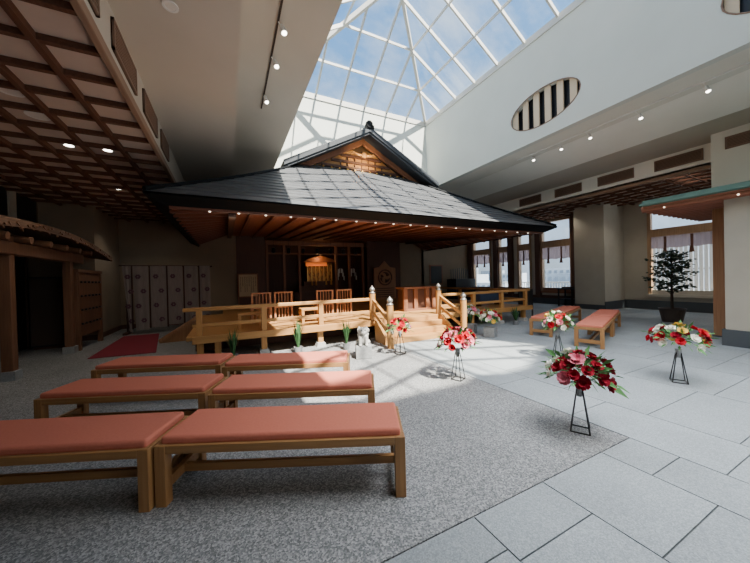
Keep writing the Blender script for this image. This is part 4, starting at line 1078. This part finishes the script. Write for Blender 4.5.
def arrangement(name, label, loc, rz, seed, stand, palette, n, R=0.26, Hh=0.19, cz=0.56, group=None, leafn=110, bs=1.0, leafm='leaf'):
    o = thing(name, label, 'flower arrangement', loc, rz, group)
    rr = random.Random(seed)
    if stand == 'wire':
        h = 0.40; b = 0.075; t = 0.022
        fr = MB(); cs_ = [(-1, -1), (1, -1), (1, 1), (-1, 1)]
        for i, (x, y) in enumerate(cs_):
            x2, y2 = cs_[(i + 1) % 4]
            fr.tube([(x * b, y * b, 0.006), (x * t, y * t, h)], 0.0065, 6)
            fr.tube([(x * b, y * b, 0.007), (x2 * b, y2 * b, 0.007)], 0.0065, 6)
            fr.tube([(x * t, y * t, h), (x2 * t, y2 * t, h)], 0.005, 6)
        fr.build('wire_stand', M['blackmetal'], o)
        MB().lathe([(0.022, 0.0), (0.036, 0.10), (0.036, 0.12)], (0, 0, h - 0.07), 12).build('flower_holder', M['granitedk'], o)
    elif stand == 'pot':
        MB().prism([(-0.13, -0.13), (0.13, -0.13), (0.13, 0.13), (-0.13, 0.13)], 0, 0.24, 'z').build('square_pot', M['granitedk'], o, bevel=0.006)
    elif stand == 'stem':
        MB().lathe([(0.09, 0), (0.09, 0.02), (0.02, 0.04), (0.015, cz - 0.1), (0.05, cz - 0.02)], (0, 0, 0), 14).build('slender_stand', M['chairwood'], o)
    fol_mesh(seed, R, Hh, leafn, (0, 0, cz), 0.11, 10).build('foliage', M[leafm], o)
    for i in range(n):
        a = 2.399963 * i + rr.uniform(-.3, .3); zz = 1 - (i + 0.5) / n * 1.35; zz = max(-0.35, zz)
        c_ = math.sqrt(max(0, 1 - zz * zz)); rad = rr.uniform(0.78, 1.02)
        p = Vector((R * c_ * math.cos(a) * rad, R * c_ * math.sin(a) * rad, Hh * zz * rad))
        nm = palette(i, p, rr)
        fo = bpy.data.objects.new(nm, BLOOM[nm]); C.objects.link(fo); fo.parent = o
        fo.location = p + Vector((0, 0, cz))
        fo.rotation_euler = Vector((p.x / R, p.y / R, p.z / Hh + 0.2)).to_track_quat('Z', 'Y').to_euler()
        s_ = rr.uniform(0.85, 1.3) * bs; fo.scale = (s_, s_, s_)
    return o
def pal_dark(i, p, rr):
    if i % 8 == 3: return 'white_flower'
    if i % 9 == 4: return 'pink_flower'
    return rr.choice(['dark_red_flower'] * 4 + ['red_flower'])
def pal_bright(i, p, rr): return rr.choice(['red_flower'] * 4 + ['pink_flower', 'pink_flower', 'white_flower'])
def pal_white(i, p, rr): return rr.choice(['white_flower'] * 4 + ['red_flower', 'red_flower', 'yellow_flower', 'pink_flower'])
def pal_mix(i, p, rr): return rr.choice(['white_flower'] * 3 + ['dark_red_flower'] * 3 + ['red_flower'] * 2 + ['yellow_flower'])
def pal_lil(i, p, rr): return rr.choice(['lilac_flower', 'lilac_flower', 'white_flower', 'pink_flower'])
G_ = 'artificial flower arrangements on wire stands'
arrangement('flower_stand', 'dark red flower arrangement on black wire stand nearest the camera', (2.98, 1.68, 0), 0.5, 11, 'wire', pal_dark, 30, 0.27, 0.18, 0.56, G_, bs=1.15)
arrangement('flower_stand', 'red and pink flower arrangement on wire stand standing in the sun patch', (2.98, 3.36, 0), 0.4, 12, 'wire', pal_bright, 28, 0.27, 0.18, 0.56, G_, bs=1.15)
arrangement('flower_stand', 'red and cream flower arrangement on wire stand before the right-hand benches', (5.27, 3.32, 0), 0.3, 13, 'wire', pal_white, 22, 0.21, 0.20, 0.62, G_, bs=1.0)
arrangement('flower_stand', 'dark red and white lily arrangement on wire stand nearest the brown post', (5.42, 1.78, 0), 0.5, 14, 'wire', pal_mix, 26, 0.30, 0.18, 0.58, G_, bs=1.2)
arrangement('flower_stand', 'small red flower arrangement at the foot of the left newel post', (3.02, 5.05, 0), 0.2, 15, 'wire', pal_bright, 18, 0.22, 0.20, 0.52, None, 60, bs=1.1)
arrangement('flower_pot', 'red and cream flowers in a square grey pot right of the steps', (5.76, 5.30, 0), 0.45, 16, 'pot', pal_white, 22, 0.24, 0.20, 0.46, None, 80, bs=1.2)
arrangement('flower_pot', 'white and lilac flowers beside the right newel post', (5.75, 5.95, 0), 0.45, 17, 'pot', pal_lil, 20, 0.22, 0.20, 0.52, None, 80, bs=1.1)

# grassy plants in pots at the stage foot
def blade_plant(label, loc, seed, hgt, R=0.12, n=26, m='grassleaf'):
    o = thing('potted_plant', label, 'potted plant', loc, 0, 'small green plants along the stage foot')
    rr = random.Random(seed)
    MB().lathe([(0.07, 0), (0.085, 0.12), (0.09, 0.14), (0.075, 0.14), (0.07, 0.11)], (0, 0, 0), 14).build('pot', M['granitedk'], o)
    mb = MB()
    for i in range(n):
        a = rr.uniform(0, 2 * PI); L_ = hgt * rr.uniform(0.6, 1.0); sp = R * rr.uniform(0.2, 1.2)
        d = Vector((math.cos(a), math.sin(a), 0)); s = Vector((-math.sin(a), math.cos(a), 0)); wv = 0.016
        p0 = Vector((0, 0, 0.12)) + d * 0.02; p1 = p0 + d * sp * 0.4 + Vector((0, 0, L_ * 0.55)); p2 = p0 + d * sp + Vector((0, 0, L_ * 0.85))
        mb.add([p0 - s * wv * .6, p0 + s * wv * .6, p1 + s * wv, p1 - s * wv, p2], [(0, 1, 2, 3), (3, 2, 4)])
    mb.build('blades', M[m], o)
blade_plant('green bladed plant in front of the left end of the stage railing', (0.06, 6.2, 0), 21, 0.62)
blade_plant('green bladed plant at the stage foot between two stone footings', (1.27, 6.2, 0), 22, 0.68)
blade_plant('green bladed plant at the stage foot just left of the stone guardian', (2.25, 6.0, 0), 23, 0.66)
blade_plant('green bladed plant behind the right newel post', (6.05, 6.28, 0), 24, 0.66)
blade_plant('green leafy plant at the foot of the right stage wing', (7.75, 6.15, 0), 25, 0.55, 0.2, 30)

# stone guardian statue
sg = thing('stone_guardian', 'small pale stone guardian lion figure on a plinth beside the steps', 'statue', (2.30, 5.22, 0), math.radians(-20))
MB().box(-0.15, 0.15, -0.15, 0.15, 0, 0.24).build('plinth', M['granitedk'], sg, bevel=0.01)
bd = MB()
bd.sphere((0, 0.03, 0.35), 0.10, 0.12, 0.13, 14, 10)
bd.sphere((0, -0.02, 0.42), 0.085, 0.085, 0.11, 14, 10)
bd.sphere((0, -0.05, 0.51), 0.085, 0.085, 0.08, 14, 10)
bd.sphere((0, -0.125, 0.49), 0.048, 0.05, 0.038, 10, 8)
for s in (-1, 1):
    bd.tube([(s * 0.055, -0.09, 0.42), (s * 0.06, -0.10, 0.25)], [0.035, 0.03], 10)
    bd.sphere((s * 0.06, -0.12, 0.255), 0.035, 0.05, 0.022, 10, 6)
    bd.sphere((s * 0.09, 0.06, 0.28), 0.05, 0.08, 0.05, 10, 8)
    bd.tube([(s * 0.065, -0.04, 0.55), (s * 0.10, -0.045, 0.535), (s * 0.11, -0.05, 0.49)], [0.025, 0.022, 0.01], 8)
    for q in range(5): bd.sphere((s * (0.07 + 0.012 * (q % 2)), 0.0, 0.56 - 0.04 * q), 0.032, 0.035, 0.03, 8, 6)
bd.tube([(0, 0.12, 0.33), (0, 0.17, 0.42), (0, 0.15, 0.52)], [0.03, 0.045, 0.01], 10)
so1 = bd.build('lion_figure', M['granite'], sg, smooth=True)
rm = so1.modifiers.new('fuse', 'REMESH'); rm.mode = 'VOXEL'; rm.voxel_size = 0.010; rm.use_smooth_shade = True
ey = MB()
for s in (-1, 1): ey.sphere((s * 0.035, -0.125, 0.535), 0.013, 0.01, 0.013, 8, 6)
ey.build('eyes', M['base'], sg)

# potted tree
pt = thing('potted_tree', 'dark leafy potted tree standing before the right-hand window', 'potted tree', (11.75, 3.98, 0))
MB().lathe([(0.22, 0), (0.29, 0.36), (0.31, 0.40), (0.28, 0.40), (0.26, 0.34)], (0, 0, 0), 24).build('pot', M['pot'], pt, smooth=False)
tk = MB().tube([(0, 0, 0.3), (0.02, 0.01, 0.8), (-0.02, 0.0, 1.3), (0.02, 0.02, 1.95)], [0.04, 0.035, 0.025, 0.01], 8)
rr = random.Random(31); br = []
lf = MB()
for i in range(26):
    z = 0.85 + 1.15 * (i / 26.0) ** 0.9; a = 2.4 * i; Rm = 0.54 * (1 - ((z - 1.2) / 1.1) ** 2 * 0.8) * rr.uniform(0.6, 1.05)
    tip = Vector((math.cos(a) * Rm, math.sin(a) * Rm, z + 0.12 + rr.uniform(-.05, .05)))
    tk.tube([(0, 0, z - 0.1), tuple(tip * 0.5 + Vector((0, 0, (z) * 0.5))), tuple(tip)], [0.012, 0.008, 0.004], 5)
    for k in range(55):
        t = rr.uniform(0.3, 1.1); b = Vector((tip.x * t, tip.y * t, z + 0.12 * t)) + Vector((rr.uniform(-.11, .11), rr.uniform(-.11, .11), rr.uniform(-.045, .045)))
        aa = rr.uniform(0, 2 * PI); d = Vector((math.cos(aa), math.sin(aa), rr.uniform(-.4, .3))).normalized(); s = d.cross(Vector((rr.uniform(-1, 1), rr.uniform(-1, 1), rr.uniform(-.6, .6)))).normalized(); L_ = rr.uniform(0.07, 0.13)
        lf.add([b, b + d * L_ * .5 + s * L_ * .25, b + d * L_, b + d * L_ * .5 - s * L_ * .25], [(0, 1, 2, 3)])
tk.build('trunk', M['bark_trunk'], pt); lf.build('foliage', M['leafdk'], pt)

# black console by the pillar
ct = thing('console_table', 'small black side table against the wall left of the beige pillar', 'side table', (14.1, 8.35, 0))
MB().box(-0.3, 0.3, -0.35, 0.35, 0.78, 0.84).build('table_top', M['black'], ct, bevel=0.005)
MB().box(-0.25, 0.25, -0.3, 0.3, 0.3, 0.34).build('shelf', M['black'], ct)
for sx in (-1, 1):
    for sy in (-1, 1): MB().box(sx * 0.25 - 0.025, sx * 0.25 + 0.025, sy * 0.3 - 0.025, sy * 0.3 + 0.025, 0, 0.78).build('leg', M['black'], ct)
MB().box(-0.2, 0.2, -0.2, 0.2, 0.84, 0.9).build('tray', M['darkwood'], ct)

# ------------------------------------------------------------------ outdoors beyond the windows
lv = thing('louvre_fence', 'white vertical louvre screen outside the window behind the potted tree', 'louvre screen', (16.4, 4.4, 0))
mb = MB()
for k in range(34): mb.box(-0.02, 0.02, -2.0 + 0.14 * k, -2.0 + 0.14 * k + 0.105, 0.2, 2.75)
mb.build('slats', M['louvre'], lv)
MB().box(0.02, 0.05, -2.0, 2.8, 0.4, 0.45).box(0.02, 0.05, -2.0, 2.8, 1.55, 1.6).box(0.02, 0.05, -2.0, 2.8, 2.55, 2.6).build('rails', M['citydk'], lv)
for y in (-1.95, 2.7): MB().box(0.0, 0.08, y - 0.03, y + 0.03, -0.3, 2.7).build('post', M['citydk'], lv)
struct('floor_balcony', MB().box(15.2, 17.2, -6, 16, -0.3, -0.02), M['granitedk'])
bl = thing('balcony_railing', 'pale balcony railing outside the four windows', 'railing', (16.6, 11.2, 0))
mb = MB()
for k in range(50): mb.box(-0.012, 0.012, -4.0 + 0.16 * k, -4.0 + 0.16 * k + 0.05, 0.1, 1.0)
mb.build('balusters', M['louvre'], bl)
MB().box(-0.03, 0.03, -4.0, 4.0, 1.0, 1.06).box(-0.03, 0.03, -4.0, 4.0, 0.06, 0.1).build('rail', M['louvre'], bl)
for y in (-3.9, 0, 3.9): MB().box(-0.03, 0.03, y - 0.03, y + 0.03, -0.02, 1.0).build('post', M['louvre'], bl)
cr3 = random.Random(9)
labs = ['distant grey tower block outside the widest window', 'distant low slate building outside the widest window', 'distant pale building seen through the second window from the pillar',
        'distant slate building seen through the third window from the pillar', 'distant grey block at the left of the farthest window', 'distant tall block at the right of the farthest window', 'distant low building beyond the farthest window']
for i, (x, y, wd, top) in enumerate(((128, 80, 13, 4.0), (104, 60, 12, 1.5), (138, 112, 12, 2.5), (142, 128, 10, 4.5), (102, 106, 13, 2.2), (128, 134, 9, 7.0), (92, 82, 13, -1.0))):
    o = thing('city_building', labs[i], 'building', (x, y, -40), 0.3)
    MB().box(-wd / 2, wd / 2, -wd / 2, wd / 2, 0, 40 + top).build('block', M['city'] if i % 2 == 0 else M['citydk'], o)
    mb = MB()
    for r_ in range(6):
        for k in range(6):
            yy = -wd / 2 + wd * (k + 0.3) / 6; z = 40 + top - 2.2 - 2.6 * r_
            mb.box(-wd / 2 - 0.1, -wd / 2, yy, yy + wd * 0.09, z, z + 1.3)
    mb.build('windows', M['citywin'], o)
struct('floor_city_ground', MB().box(40, 900, -300, 900, -41, -40), M['city'])

# ------------------------------------------------------------------ look
S.view_settings.view_transform = 'AgX'
S.view_settings.look = 'AgX - Base Contrast'
S.view_settings.exposure = 0.6
S.cycles.max_bounces = 8; S.cycles.diffuse_bounces = 5; S.cycles.transparent_max_bounces = 12
S.cycles.use_denoising = True
S.cycles.sample_clamp_indirect = 6.0
